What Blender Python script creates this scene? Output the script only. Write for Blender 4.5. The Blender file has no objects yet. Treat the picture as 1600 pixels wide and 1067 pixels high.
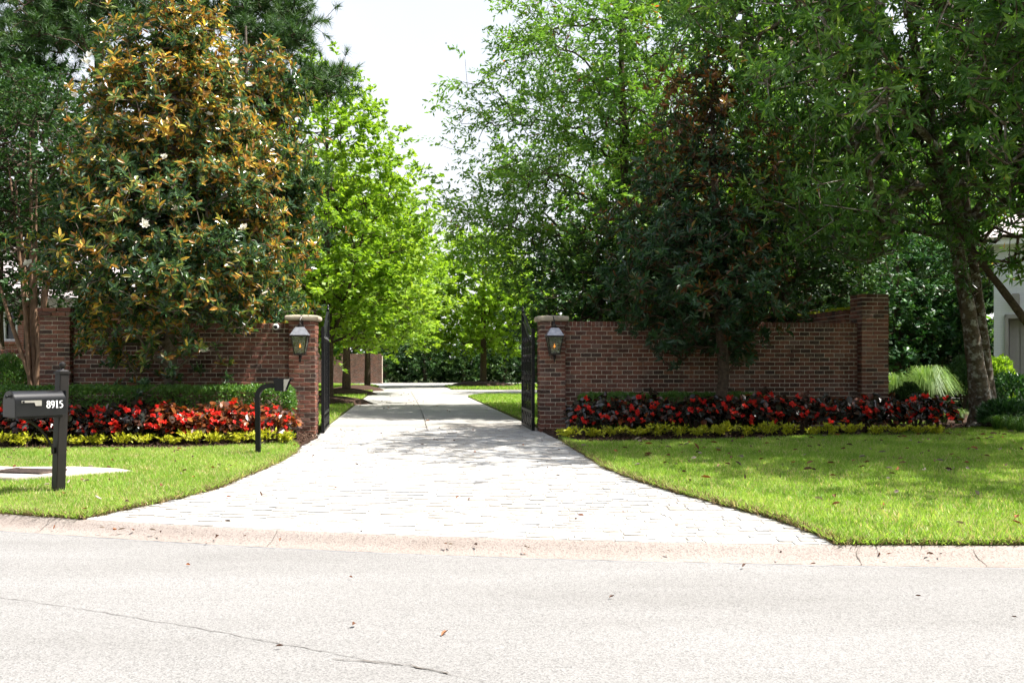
import bpy, bmesh, math, random
import numpy as np
from mathutils import Vector, Matrix
from mathutils.geometry import delaunay_2d_cdt

scene = bpy.context.scene
COL = scene.collection
rnd = random.Random(7)
R = math.radians

# ------------------------------------------------------------------ camera, sky, sun, exposure
EYE = 1.5
FPX = 1556.0
HORIZON = 575.0
cam_data = bpy.data.cameras.new("camera")
cam_data.lens = 35.0
cam_data.sensor_width = 36.0
cam_data.shift_y = (HORIZON - 533.5) / 1600.0
cam_data.clip_start = 0.1
cam_data.clip_end = 3000
cam = bpy.data.objects.new("camera", cam_data)
cam.location = (0, 0, EYE)
cam.rotation_euler = (R(90), 0, 0)
COL.objects.link(cam)
scene.camera = cam

SUN_EL, SUN_AZ = 62.0, -7.0          # azimuth measured from +x towards +y
sx, sy, sz = (math.cos(R(SUN_EL)) * math.cos(R(SUN_AZ)), math.cos(R(SUN_EL)) * math.sin(R(SUN_AZ)), math.sin(R(SUN_EL)))
world = bpy.data.worlds.new("World")
scene.world = world
world.use_nodes = True
wn, wl = world.node_tree.nodes, world.node_tree.links
bg = wn["Background"]
sky = wn.new("ShaderNodeTexSky")
sky.sky_type = 'NISHITA'
sky.sun_disc = False
sky.sun_elevation = R(SUN_EL)
sky.sun_rotation = R(90 - SUN_AZ)
sky.air_density = 1.0
sky.dust_density = 2.5
tc = wn.new("ShaderNodeTexCoord")
cn = wn.new("ShaderNodeTexNoise")
cn.inputs["Scale"].default_value = 2.2
cn.inputs["Detail"].default_value = 6
cn.inputs["Roughness"].default_value = 0.55
wl.new(tc.outputs["Generated"], cn.inputs["Vector"])
cr = wn.new("ShaderNodeValToRGB")
cr.color_ramp.elements[0].position = 0.30
cr.color_ramp.elements[0].color = (0.85, 0.85, 0.85, 1)
cr.color_ramp.elements[1].position = 0.62
cr.color_ramp.elements[1].color = (1, 1, 1, 1)
wl.new(cn.outputs["Fac"], cr.inputs["Fac"])
mx = wn.new("ShaderNodeMix")
mx.data_type = 'RGBA'
sepz = wn.new("ShaderNodeSeparateXYZ"); wl.new(tc.outputs["Generated"], sepz.inputs[0])
def wmath(op, a, b=None):
    m_ = wn.new("ShaderNodeMath"); m_.operation = op
    for i_, v_ in enumerate((a, b)):
        if v_ is None: continue
        if isinstance(v_, (int, float)): m_.inputs[i_].default_value = v_
        else: wl.new(v_, m_.inputs[i_])
    return m_.outputs[0]
slant = wmath('DIVIDE', -0.52, wmath('ADD', wmath('MAXIMUM', sepz.outputs["Z"], 0.0), 0.06))
veil = wmath('SUBTRACT', 1.0, wmath('EXPONENT', slant))          # 1 - exp(-tau / sin(elevation))
wl.new(wmath('MULTIPLY', veil, cr.outputs["Color"]), mx.inputs["Factor"])
wl.new(sky.outputs["Color"], mx.inputs["A"])
mx.inputs["B"].default_value = (3.85, 3.85, 3.88, 1)     # thin bright cloud veil
wl.new(mx.outputs["Result"], bg.inputs["Color"])
bg.inputs["Strength"].default_value = 0.12

sun_d = bpy.data.lights.new("sun", 'SUN')
sun_d.energy = 5.0
sun_d.angle = R(0.6)
sun_d.color = (1.0, 0.965, 0.91)
sun = bpy.data.objects.new("sun", sun_d)
sun.rotation_euler = Vector((sx, sy, sz)).to_track_quat('Z', 'Y').to_euler()
sun.location = (30, 10, 60)
COL.objects.link(sun)

vs = scene.view_settings
vs.view_transform = 'Standard'
vs.look = 'None'
vs.gamma = 1.0
vs.use_curve_mapping = False
vs.exposure = 1.36

cy = scene.cycles
cy.max_bounces = 8
cy.diffuse_bounces = 3
cy.glossy_bounces = 2
cy.transmission_bounces = 4
cy.transparent_max_bounces = 8
cy.sample_clamp_indirect = 6.0
cy.caustics_reflective = False
cy.caustics_refractive = False
cy.use_adaptive_sampling = True
cy.adaptive_threshold = 0.03
cy.use_denoising = True
try:
    cy.denoiser = 'OPENIMAGEDENOISE'
except Exception:
    pass

# ------------------------------------------------------------------ helpers
def tag(o, label=None, cat=None, group=None, kind=None):
    if label: o["label"] = label
    if cat: o["category"] = cat
    if group: o["group"] = group
    if kind: o["kind"] = kind
    return o

def empty(name, loc, rz=0.0, label=None, cat=None, group=None):
    o = bpy.data.objects.new(name, None)
    o.location = loc
    o.rotation_euler = (0, 0, rz)
    COL.objects.link(o)
    return tag(o, label, cat, group)

def link(name, me, parent=None):
    o = bpy.data.objects.new(name, me)
    COL.objects.link(o)
    if parent is not None: o.parent = parent
    return o

def np_mesh(name, V, F, mats, midx=None, tint=None, smooth=False):
    """V (n,3), F (m,k) numpy arrays with k constant."""
    V = np.ascontiguousarray(V, dtype=np.float32); F = np.ascontiguousarray(F, dtype=np.int32)
    me = bpy.data.meshes.new(name)
    n, (m, k) = len(V), F.shape
    me.vertices.add(n); me.vertices.foreach_set("co", V.ravel())
    me.loops.add(m * k); me.loops.foreach_set("vertex_index", F.ravel())
    me.polygons.add(m)
    me.polygons.foreach_set("loop_start", np.arange(0, m * k, k, dtype=np.int32))
    try: me.polygons.foreach_set("loop_total", np.full(m, k, dtype=np.int32))
    except Exception: pass
    for mt in (mats if isinstance(mats, (list, tuple)) else [mats]): me.materials.append(mt)
    if midx is not None: me.polygons.foreach_set("material_index", np.ascontiguousarray(midx, dtype=np.int32))
    me.update(calc_edges=True)
    if tint is not None:
        a = me.attributes.new("tint", 'FLOAT', 'FACE')
        a.data.foreach_set("value", np.ascontiguousarray(tint, dtype=np.float32))
    me.polygons.foreach_set("use_smooth", np.full(m, bool(smooth)))
    return me

class MB:
    """Collects polygons into one mesh."""
    def __init__(s): s.v, s.f = [], []
    def add(s, vs_, fs_):
        o = len(s.v); s.v += [tuple(p) for p in vs_]; s.f += [tuple(i + o for i in f) for f in fs_]; return s
    def box(s, c, d, rz=0.0, taper=1.0):
        hx, hy, hz = d[0] / 2, d[1] / 2, d[2] / 2
        ca, sa = math.cos(rz), math.sin(rz)
        P = []
        for z, t in ((-hz, 1.0), (hz, taper)):
            for x, y in ((-hx, -hy), (hx, -hy), (hx, hy), (-hx, hy)):
                x, y = x * t, y * t
                P.append((c[0] + x * ca - y * sa, c[1] + x * sa + y * ca, c[2] + z))
        return s.add(P, [(3, 2, 1, 0), (4, 5, 6, 7), (0, 1, 5, 4), (1, 2, 6, 5), (2, 3, 7, 6), (3, 0, 4, 7)])
    def tube(s, pts, rad, n=8, caps=True, square=False):
        pts = [Vector(p) for p in pts]
        rad = rad if isinstance(rad, (list, tuple)) else [rad] * len(pts)
        P, ref = [], None
        for i, p in enumerate(pts):
            t = (pts[min(i + 1, len(pts) - 1)] - pts[max(i - 1, 0)]).normalized()
            if ref is None:
                ref = Vector((0, 0, 1)) if abs(t.z) < 0.9 else Vector((1, 0, 0))
            a = (ref - t * ref.dot(t)).normalized(); b = t.cross(a); ref = a
            for j in range(n):
                th = 2 * math.pi * (j + (0.5 if square else 0)) / n
                k = rad[i] * (1.41421 if square else 1)
                P.append(p + a * math.cos(th) * k + b * math.sin(th) * k)
        F = []
        for i in range(len(pts) - 1):
            for j in range(n):
                F.append((i * n + j, i * n + (j + 1) % n, (i + 1) * n + (j + 1) % n, (i + 1) * n + j))
        if caps:
            F.append(tuple(range(n - 1, -1, -1))); F.append(tuple((len(pts) - 1) * n + j for j in range(n)))
        return s.add(P, F)
    def lathe(s, prof, c=(0, 0, 0), n=16, rot=0.0):
        P = []
        for r_, z in prof:
            for j in range(n):
                th = 2 * math.pi * j / n + rot
                P.append((c[0] + r_ * math.cos(th), c[1] + r_ * math.sin(th), c[2] + z))
        F = []
        for i in range(len(prof) - 1):
            for j in range(n):
                F.append((i * n + j, i * n + (j + 1) % n, (i + 1) * n + (j + 1) % n, (i + 1) * n + j))
        F.append(tuple(range(n - 1, -1, -1))); F.append(tuple((len(prof) - 1) * n + j for j in range(n)))
        return s.add(P, F)
    def extrude_y(s, poly, y0, y1):
        """poly of (x,z) extruded along y"""
        n = len(poly)
        P = [(x, y0, z) for x, z in poly] + [(x, y1, z) for x, z in poly]
        F = [tuple(range(n)), tuple(range(2 * n - 1, n - 1, -1))] + [(i, i + n, (i + 1) % n + n, (i + 1) % n) for i in range(n)]
        return s.add(P, F)
    def build(s, name, mat, parent=None, smooth=False, bevel=0.0, loc=None):
        me = bpy.data.meshes.new(name)
        me.from_pydata(s.v, [], s.f); me.materials.append(mat)
        bm = bmesh.new(); bm.from_mesh(me)
        bmesh.ops.recalc_face_normals(bm, faces=bm.faces)
        if bevel: bmesh.ops.bevel(bm, geom=[e for e in bm.edges if len(e.link_faces) == 2 and e.calc_face_angle(0) > 0.6], offset=bevel, segments=2, affect='EDGES', clamp_overlap=True)
        bm.to_mesh(me); bm.free()
        if smooth:
            me.polygons.foreach_set("use_smooth", np.full(len(me.polygons), True))
            try: me.set_sharp_from_angle(angle=R(38))
            except Exception: pass
        o = link(name, me, parent)
        if loc: o.location = loc
        return o

# ------------------------------------------------------------------ materials
def new_mat(name):
    m = bpy.data.materials.new(name); m.use_nodes = True
    return m, m.node_tree.nodes, m.node_tree.links, m.node_tree.nodes["Principled BSDF"]

def ramp(n, stops):
    r_ = n.new("ShaderNodeValToRGB")
    el = r_.color_ramp.elements
    while len(el) < len(stops): el.new(0.5)
    for e, (p, c) in zip(el, stops): e.position = p; e.color = (*c, 1)
    return r_

def noise(n, l, scale, detail=4, rough=0.55, coord=None, vec="pos"):
    t = n.new("ShaderNodeTexNoise")
    t.inputs["Scale"].default_value = scale; t.inputs["Detail"].default_value = detail; t.inputs["Roughness"].default_value = rough
    if coord is None:
        if vec == "pos": coord = n.new("ShaderNodeNewGeometry").outputs["Position"]
        else: coord = n.new("ShaderNodeTexCoord").outputs["Object"]
    l.new(coord, t.inputs["Vector"])
    return t

def mixc(n, l, fac, a, b, mode='MIX'):
    m = n.new("ShaderNodeMix"); m.data_type = 'RGBA'; m.blend_type = mode
    for key, val in (("Factor", fac), ("A", a), ("B", b)):
        if isinstance(val, (int, float)): m.inputs[key].default_value = val
        elif isinstance(val, tuple): m.inputs[key].default_value = (*val, 1)
        else: l.new(val, m.inputs[key])
    return m.outputs["Result"]

def bump(n, l, height, strength, dist, bsdf):
    b = n.new("ShaderNodeBump"); b.inputs["Strength"].default_value = strength; b.inputs["Distance"].default_value = dist
    l.new(height, b.inputs["Height"]); l.new(b.outputs["Normal"], bsdf.inputs["Normal"])

def plain(name, col, rough=0.6, metal=0.0, var=0.12, scale=8, bs=0.0, spec=0.5, wear=None):
    m, n, l, b = new_mat(name)
    t = noise(n, l, scale, 5)
    lo = tuple(c * (1 - var) for c in col); hi = tuple(min(1, c * (1 + var)) for c in col)
    r_ = ramp(n, [(0.3, lo), (0.7, hi)]); l.new(t.outputs["Fac"], r_.inputs["Fac"])
    out = r_.outputs["Color"]
    if wear:
        t2 = noise(n, l, wear[1], 6, 0.65)
        r2 = ramp(n, [(wear[2], (0, 0, 0)), (wear[2] + 0.12, (1, 1, 1))]); l.new(t2.outputs["Fac"], r2.inputs["Fac"])
        out = mixc(n, l, r2.outputs["Color"], out, wear[0])
    l.new(out, b.inputs["Base Color"])
    b.inputs["Roughness"].default_value = rough; b.inputs["Metallic"].default_value = metal
    b.inputs["Specular IOR Level"].default_value = spec
    if bs:
        t3 = noise(n, l, scale * 6, 6); bump(n, l, t3.outputs["Fac"], bs, 0.01, b)
    return m

def leaf_mat(name, stops, trans, tfac=0.35, rough=0.4, spec=0.4):
    """stops: colour ramp over the per-leaf tint; trans: brightness multiplier colour for the light let through."""
    m, n, l, b = new_mat(name)
    a = n.new("ShaderNodeAttribute"); a.attribute_name = "tint"
    r_ = ramp(n, stops); l.new(a.outputs["Fac"], r_.inputs["Fac"])
    l.new(r_.outputs["Color"], b.inputs["Base Color"])
    b.inputs["Roughness"].default_value = rough; b.inputs["Specular IOR Level"].default_value = spec
    tr = n.new("ShaderNodeBsdfTranslucent")
    l.new(mixc(n, l, 1.0, r_.outputs["Color"], trans, 'MULTIPLY'), tr.inputs["Color"])
    mx_ = n.new("ShaderNodeMixShader"); mx_.inputs[0].default_value = tfac
    l.new(b.outputs[0], mx_.inputs[1]); l.new(tr.outputs[0], mx_.inputs[2])
    l.new(mx_.outputs[0], n["Material Output"].inputs["Surface"])
    return m

M = {}
# road: exposed aggregate concrete
def aggregate(name, lo, mid, hi, stain, sc=170):
    m, n, l, b = new_mat(name)
    pos = n.new("ShaderNodeNewGeometry").outputs["Position"]
    v = n.new("ShaderNodeTexVoronoi"); v.inputs["Scale"].default_value = sc * 0.55; l.new(pos, v.inputs["Vector"])
    t = noise(n, l, sc, 3, 0.7, pos)
    r_ = ramp(n, [(0.25, lo), (0.5, mid), (0.75, hi)]); l.new(t.outputs["Fac"], r_.inputs["Fac"])
    peb = ramp(n, [(0.0, tuple(c * 0.62 for c in lo)), (0.35, mid), (1.0, hi)])
    sep = n.new("ShaderNodeSeparateColor"); l.new(v.outputs["Color"], sep.inputs[0]); l.new(sep.outputs[0], peb.inputs["Fac"])
    c = mixc(n, l, 0.55, r_.outputs["Color"], peb.outputs["Color"])
    mpg = n.new("ShaderNodeMapping"); mpg.inputs["Scale"].default_value = (0.35, 1.5, 1.0); mpg.inputs["Rotation"].default_value = (0, 0, 0.12); l.new(pos, mpg.inputs[0])
    big = noise(n, l, 0.7, 7, 0.62, mpg.outputs[0])
    rb = ramp(n, [(0.35, (1, 1, 1)), (0.72, stain)]); l.new(big.outputs["Fac"], rb.inputs["Fac"])
    c = mixc(n, l, 1.0, c, rb.outputs["Color"], 'MULTIPLY')
    l.new(c, b.inputs["Base Color"]); b.inputs["Roughness"].default_value = 0.9; b.inputs["Specular IOR Level"].default_value = 0.25
    bump(n, l, v.outputs["Distance"], 0.35, 0.006, b)
    return m
M['road'] = aggregate('road_aggregate', (0.118, 0.115, 0.110), (0.212, 0.206, 0.198), (0.31, 0.302, 0.292), (0.80, 0.795, 0.785), 210)
M['kerb'] = aggregate('kerb_concrete', (0.192, 0.160, 0.140), (0.265, 0.227, 0.202), (0.335, 0.298, 0.272), (0.78, 0.74, 0.70))
M['concrete'] = aggregate('drive_concrete', (0.27, 0.258, 0.232), (0.325, 0.312, 0.285), (0.37, 0.357, 0.33), (0.76, 0.75, 0.73), 60)
M['crack'] = plain('crack_dark', (0.10, 0.085, 0.07), 0.95, var=0.5, scale=40)
M['crack_light'] = plain('crack_pale', (0.15, 0.14, 0.13), 0.95, var=0.4, scale=40)
M['soil'] = plain('soil', (0.075, 0.05, 0.032), 0.95, var=0.5, scale=25, bs=0.6, spec=0.1)
M['mulch'] = plain('mulch_ground', (0.055, 0.032, 0.022), 0.95, var=0.5, scale=30, bs=0.8, spec=0.15)
M['ground'] = plain('far_ground', (0.06, 0.075, 0.03), 0.95, var=0.4, scale=3, spec=0.1)
M['jointsand'] = plain('joint_sand', (0.33, 0.305, 0.27), 0.95, var=0.25, scale=18, spec=0.1, wear=((0.12, 0.10, 0.08), 2.6, 0.58))
STONE = []
for i, c in enumerate([(0.39, 0.378, 0.357), (0.43, 0.418, 0.395), (0.345, 0.33, 0.31), (0.39, 0.36, 0.32), (0.335, 0.335, 0.335)]):
    STONE.append(plain('granite_sett_%d' % i, c, 0.85, var=0.16, scale=26, bs=0.35, spec=0.25))
M['lawn'] = plain('lawn_base', (0.13, 0.15, 0.04), 0.95, var=0.35, scale=9, spec=0.05)
M['mortar'] = plain('mortar', (0.58, 0.51, 0.41), 0.95, var=0.22, scale=14, bs=0.4, spec=0.1, wear=((0.17, 0.13, 0.10), 2.3, 0.60))
def brick_mat(i, c):
    m, n, l, b = new_mat('brick_%d' % i)
    pos = n.new("ShaderNodeNewGeometry").outputs["Position"]
    t = noise(n, l, 34, 6, 0.65, pos)
    r_ = ramp(n, [(0.3, tuple(x * 0.62 for x in c)), (0.55, c), (0.78, tuple(min(1, x * 1.35 + 0.015) for x in c))]); l.new(t.outputs["Fac"], r_.inputs["Fac"])
    g = noise(n, l, 1.6, 6, 0.62, pos)
    rg = ramp(n, [(0.46, (1, 1, 1)), (0.68, (0.50, 0.48, 0.47))]); l.new(g.outputs["Fac"], rg.inputs["Fac"])
    cc = mixc(n, l, 1.0, r_.outputs["Color"], rg.outputs["Color"], 'MULTIPLY')
    s = noise(n, l, 17, 6, 0.7, pos)                  # mortar smears left on the faces
    rs = ramp(n, [(0.58, (0, 0, 0)), (0.72, (0.6, 0.6, 0.6))]); l.new(s.outputs["Fac"], rs.inputs["Fac"])
    cc = mixc(n, l, rs.outputs["Color"], cc, (0.36, 0.31, 0.25))
    l.new(cc, b.inputs["Base Color"]); b.inputs["Roughness"].default_value = 0.9; b.inputs["Specular IOR Level"].default_value = 0.2
    bump(n, l, t.outputs["Fac"], 0.55, 0.008, b)
    return m
BRICK = [brick_mat(i, c) for i, c in enumerate([(0.235, 0.098, 0.068), (0.195, 0.083, 0.06), (0.28, 0.122, 0.08), (0.14, 0.07, 0.053), (0.22, 0.128, 0.10), (0.10, 0.062, 0.05)])]
M['limestone'] = plain('limestone_cap', (0.40, 0.34, 0.26), 0.85, var=0.18, scale=9, bs=0.3, spec=0.2, wear=((0.22, 0.18, 0.14), 5, 0.60))
M['iron'] = plain('black_iron', (0.005, 0.005, 0.006), 0.42, var=0.3, scale=20, spec=0.3)
M['mailblack'] = plain('mailbox_black_paint', (0.008, 0.008, 0.009), 0.28, var=0.2, scale=14, spec=0.55, wear=((0.025, 0.023, 0.02), 11, 0.66))
M['postpaint'] = plain('post_brown_black_paint', (0.013, 0.011, 0.010), 0.5, var=0.2, scale=10, spec=0.35)
M['flagmetal'] = plain('flag_aluminium', (0.55, 0.52, 0.47), 0.35, 0.7, var=0.1)
M['white'] = plain('white_vinyl', (0.80, 0.80, 0.79), 0.5, var=0.03)
M['copper'] = plain('aged_lantern_metal', (0.03, 0.024, 0.022), 0.36, 0.5, var=0.35, scale=18, spec=0.5)
M['roofmetal'] = plain('lantern_roof_metal', (0.30, 0.31, 0.34), 0.38, 0.6, var=0.25, scale=18)
M['whiteplastic'] = plain('white_plastic', (0.75, 0.75, 0.74), 0.4, var=0.03)
M['blackglass'] = plain('dark_dome', (0.01, 0.01, 0.012), 0.08, var=0.1)
M['keypad'] = plain('keypad_black', (0.006, 0.006, 0.007), 0.5, var=0.2, spec=0.3)
M['rust'] = plain('grate_iron', (0.12, 0.085, 0.07), 0.7, 0.3, var=0.4, scale=30)
M['slab'] = plain('drain_slab', (0.52, 0.46, 0.40), 0.9, var=0.15, scale=7, bs=0.3, spec=0.2)
M['dark'] = plain('drain_shade_black', (0.008, 0.008, 0.008), 0.9)
M['bark'] = plain('bark_brown', (0.085, 0.062, 0.045), 0.95, var=0.45, scale=16, bs=0.8, spec=0.1)
M['bark_pale'] = plain('bark_lichen', (0.11, 0.085, 0.06), 0.95, var=0.45, scale=12, bs=0.9, spec=0.1, wear=((0.36, 0.35, 0.31), 9, 0.50))
M['bark_smooth'] = plain('bark_tan', (0.22, 0.135, 0.085), 0.8, var=0.3, scale=7, bs=0.2, spec=0.2)
M['bark_grey'] = plain('bark_grey', (0.14, 0.115, 0.09), 0.95, var=0.4, scale=14, bs=0.6, spec=0.1)
M['roof'] = plain('roof_shingle', (0.42, 0.37, 0.36), 0.9, var=0.2, scale=30, bs=0.4)
M['trim'] = plain('cream_trim', (0.48, 0.43, 0.35), 0.7, var=0.06)
M['whitebrick'] = plain('painted_white_wall', (0.62, 0.63, 0.65), 0.8, var=0.05, scale=3)
M['greytrim'] = plain('grey_garage_paint', (0.30, 0.28, 0.26), 0.7, var=0.06)
M['winglass'] = plain('window_glass', (0.012, 0.016, 0.018), 0.12, var=0.2)
m, n, l, b = new_mat('lantern_glass')
tp = n.new("ShaderNodeBsdfTransparent"); tp.inputs[0].default_value = (0.82, 0.88, 0.82, 1)
gl = n.new("ShaderNodeBsdfGlossy"); gl.inputs["Roughness"].default_value = 0.06
fr = n.new("ShaderNodeFresnel"); fr.inputs[0].default_value = 1.5
ms = n.new("ShaderNodeMixShader"); l.new(fr.outputs[0], ms.inputs[0]); l.new(tp.outputs[0], ms.inputs[1]); l.new(gl.outputs[0], ms.inputs[2])
df = n.new("ShaderNodeBsdfDiffuse"); df.inputs[0].default_value = (0.62, 0.68, 0.56, 1); tl_ = n.new("ShaderNodeBsdfTranslucent"); tl_.inputs[0].default_value = (0.62, 0.68, 0.56, 1)
ad = n.new("ShaderNodeMixShader"); l.new(df.outputs[0], ad.inputs[1]); l.new(tl_.outputs[0], ad.inputs[2])
m2_ = n.new("ShaderNodeMixShader"); dn = noise(n, l, 22, 5); rd = ramp(n, [(0.3, (0.14, 0.14, 0.14)), (0.75, (0.38, 0.38, 0.38))]); l.new(dn.outputs["Fac"], rd.inputs["Fac"]); l.new(rd.outputs["Color"], m2_.inputs[0])
l.new(ms.outputs[0], m2_.inputs[1]); l.new(ad.outputs[0], m2_.inputs[2])                 # dusty, seeded glass
l.new(m2_.outputs[0], n["Material Output"].inputs["Surface"]); M['glass'] = m
m, n, l, b = new_mat('gas_flame')
b.inputs["Base Color"].default_value = (0.9, 0.35, 0.05, 1); b.inputs["Emission Color"].default_value = (1.0, 0.27, 0.03, 1); b.inputs["Emission Strength"].default_value = 1.6; M['flame'] = m

# leaves (tint 0..1 runs along the ramp)
M['magnolia'] = leaf_mat('magnolia_leaf', [(0.0, (0.034, 0.075, 0.032)), (0.40, (0.065, 0.135, 0.040)), (0.52, (0.20, 0.24, 0.05)), (0.64, (0.26, 0.12, 0.028)), (0.80, (0.42, 0.22, 0.035)), (1.0, (0.66, 0.50, 0.09))], (1.5, 1.5, 0.9), 0.28, 0.27, 0.6)
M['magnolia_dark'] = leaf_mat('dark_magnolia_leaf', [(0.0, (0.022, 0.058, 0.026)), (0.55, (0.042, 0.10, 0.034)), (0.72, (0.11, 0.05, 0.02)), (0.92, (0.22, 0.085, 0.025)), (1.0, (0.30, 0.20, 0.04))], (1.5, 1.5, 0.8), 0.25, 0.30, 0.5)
M['canopy'] = leaf_mat('canopy_leaf', [(0.0, (0.036, 0.105, 0.020)), (0.5, (0.080, 0.180, 0.027)), (0.85, (0.185, 0.31, 0.048)), (0.965, (0.31, 0.39, 0.07)), (0.985, (0.30, 0.15, 0.02)), (1.0, (0.40, 0.24, 0.03))], (1.5, 1.6, 0.7), 0.28, 0.36, 0.5)
M['lime'] = leaf_mat('bright_oak_leaf', [(0.0, (0.12, 0.225, 0.022)), (0.5, (0.20, 0.33, 0.032)), (1.0, (0.32, 0.44, 0.06))], (1.5, 1.5, 0.6), 0.45, 0.45, 0.35)
M['willow'] = leaf_mat('willow_oak_leaf', [(0.0, (0.06, 0.145, 0.03)), (0.5, (0.125, 0.235, 0.036)), (0.94, (0.22, 0.34, 0.06)), (0.97, (0.25, 0.06, 0.03)), (1.0, (0.33, 0.09, 0.03))], (1.5, 1.6, 0.7), 0.40, 0.42, 0.4)
M['evergreen'] = leaf_mat('evergreen_leaf', [(0.0, (0.018, 0.05, 0.014)), (0.6, (0.036, 0.086, 0.020)), (1.0, (0.08, 0.145, 0.034))], (1.4, 1.5, 0.7), 0.22, 0.50, 0.3)
M['holly'] = leaf_mat('holly_leaf', [(0.0, (0.02, 0.065, 0.022)), (0.6, (0.04, 0.115, 0.03)), (1.0, (0.09, 0.19, 0.05))], (1.4, 1.5, 0.7), 0.22, 0.42, 0.4)
M['pine'] = leaf_mat('pine_needle', [(0.0, (0.024, 0.062, 0.018)), (0.6, (0.045, 0.10, 0.024)), (1.0, (0.09, 0.155, 0.035))], (1.4, 1.5, 0.6), 0.25, 0.5, 0.3)
M['boxwood'] = leaf_mat('boxwood_leaf', [(0.0, (0.05, 0.12, 0.024)), (0.6, (0.095, 0.20, 0.036)), (1.0, (0.20, 0.32, 0.06))], (1.4, 1.5, 0.6), 0.28, 0.4, 0.4)
M['begonia'] = leaf_mat('begonia_leaf', [(0.0, (0.018, 0.016, 0.012)), (0.45, (0.030, 0.036, 0.026)), (0.7, (0.055, 0.022, 0.014)), (1.0, (0.20, 0.055, 0.016))], (1.8, 1.2, 0.8), 0.18, 0.27, 0.6)
M['begonia_bronze'] = leaf_mat('bronze_begonia_leaf', [(0.0, (0.035, 0.022, 0.014)), (0.4, (0.09, 0.032, 0.014)), (0.75, (0.22, 0.065, 0.016)), (1.0, (0.30, 0.12, 0.025))], (1.8, 1.3, 0.8), 0.25, 0.27, 0.6)
M['petal'] = leaf_mat('red_petal', [(0.0, (0.55, 0.012, 0.012)), (1.0, (0.78, 0.042, 0.02))], (1.3, 1.2, 1.2), 0.30, 0.5, 0.3)
M['gold'] = leaf_mat('golden_leaf', [(0.0, (0.26, 0.31, 0.02)), (0.6, (0.47, 0.48, 0.035)), (1.0, (0.62, 0.58, 0.06))], (1.3, 1.3, 0.6), 0.32, 0.45, 0.3)
M['grass'] = leaf_mat('grass_blade', [(0.0, (0.155, 0.285, 0.035)), (0.5, (0.26, 0.42, 0.06)), (0.86, (0.41, 0.54, 0.13)), (0.93, (0.50, 0.44, 0.22)), (1.0, (0.62, 0.52, 0.32))], (1.3, 1.3, 0.7), 0.48, 0.5, 0.3)
M['thatch'] = leaf_mat('dry_thatch', [(0.0, (0.10, 0.07, 0.035)), (0.6, (0.22, 0.16, 0.08)), (1.0, (0.34, 0.27, 0.13))], (1.2, 1.2, 1.0), 0.2, 0.8, 0.1)
M['reed'] = leaf_mat('ornamental_grass_blade', [(0.0, (0.10, 0.20, 0.04)), (0.6, (0.18, 0.30, 0.07)), (1.0, (0.33, 0.42, 0.15))], (1.4, 1.4, 0.7), 0.35, 0.45, 0.35)
M['blossom'] = leaf_mat('magnolia_petal', [(0.0, (0.62, 0.50, 0.34)), (0.25, (0.78, 0.74, 0.64)), (1.0, (0.85, 0.84, 0.78))], (1.1, 1.1, 1.0), 0.25, 0.5, 0.3)
M['litter'] = leaf_mat('fallen_leaf', [(0.0, (0.05, 0.026, 0.018)), (0.4, (0.14, 0.06, 0.03)), (0.65, (0.30, 0.10, 0.03)), (0.8, (0.24, 0.19, 0.15)), (1.0, (0.40, 0.33, 0.28))], (1.2, 1.1, 0.8), 0.1, 0.6, 0.3)
M['chip'] = leaf_mat('mulch_chip', [(0.0, (0.022, 0.013, 0.010)), (0.6, (0.07, 0.038, 0.025)), (0.93, (0.12, 0.07, 0.045)), (1.0, (0.28, 0.19, 0.14))], (1, 1, 1), 0.02, 0.85, 0.15)

# ------------------------------------------------------------------ terrain functions
BX = [(-4.87, 9.47), (-3.0, 8.95), (-1.08, 8.38), (1.51, 7.86), (2.9, 7.80), (4.07, 7.88)]
JX = [(-4.69, 9.12), (-3.0, 8.63), (-1.26, 8.18), (0.5, 7.78), (2.42, 7.50), (3.87, 7.49)]
pb = np.polyfit([p[0] for p in BX], [p[1] for p in BX], 2)
pj = np.polyfit([p[0] for p in JX], [p[1] for p in JX], 2)
def _curve(pc, x):
    xc = np.clip(x, -6.0, 5.0)
    return np.polyval(pc, xc) + np.polyval(np.polyder(pc), xc) * (np.asarray(x) - xc)
def yb(x): return _curve(pb, x)
def yj(x): return np.minimum(_curve(pj, x), yb(x) - 0.28)
def ground(x, y):
    d = np.maximum(0.0, np.asarray(y) - yb(x))
    return 0.10 + 0.18 * (1 - np.exp(-d / 3.0))
def at(px, py, lift=0.0):
    """ground point seen at a picture position: used to read distances off the photograph"""
    z = 0.2
    for _ in range(30):
        y = (EYE - z - lift) * FPX / (py - HORIZON); x = (px - 800) / FPX * y
        z = float(ground(x, y))
    return (x, y)
def atd(px, d): return ((px - 800) / FPX * d, d)
def G(x, y): return float(ground(x, y))

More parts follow.
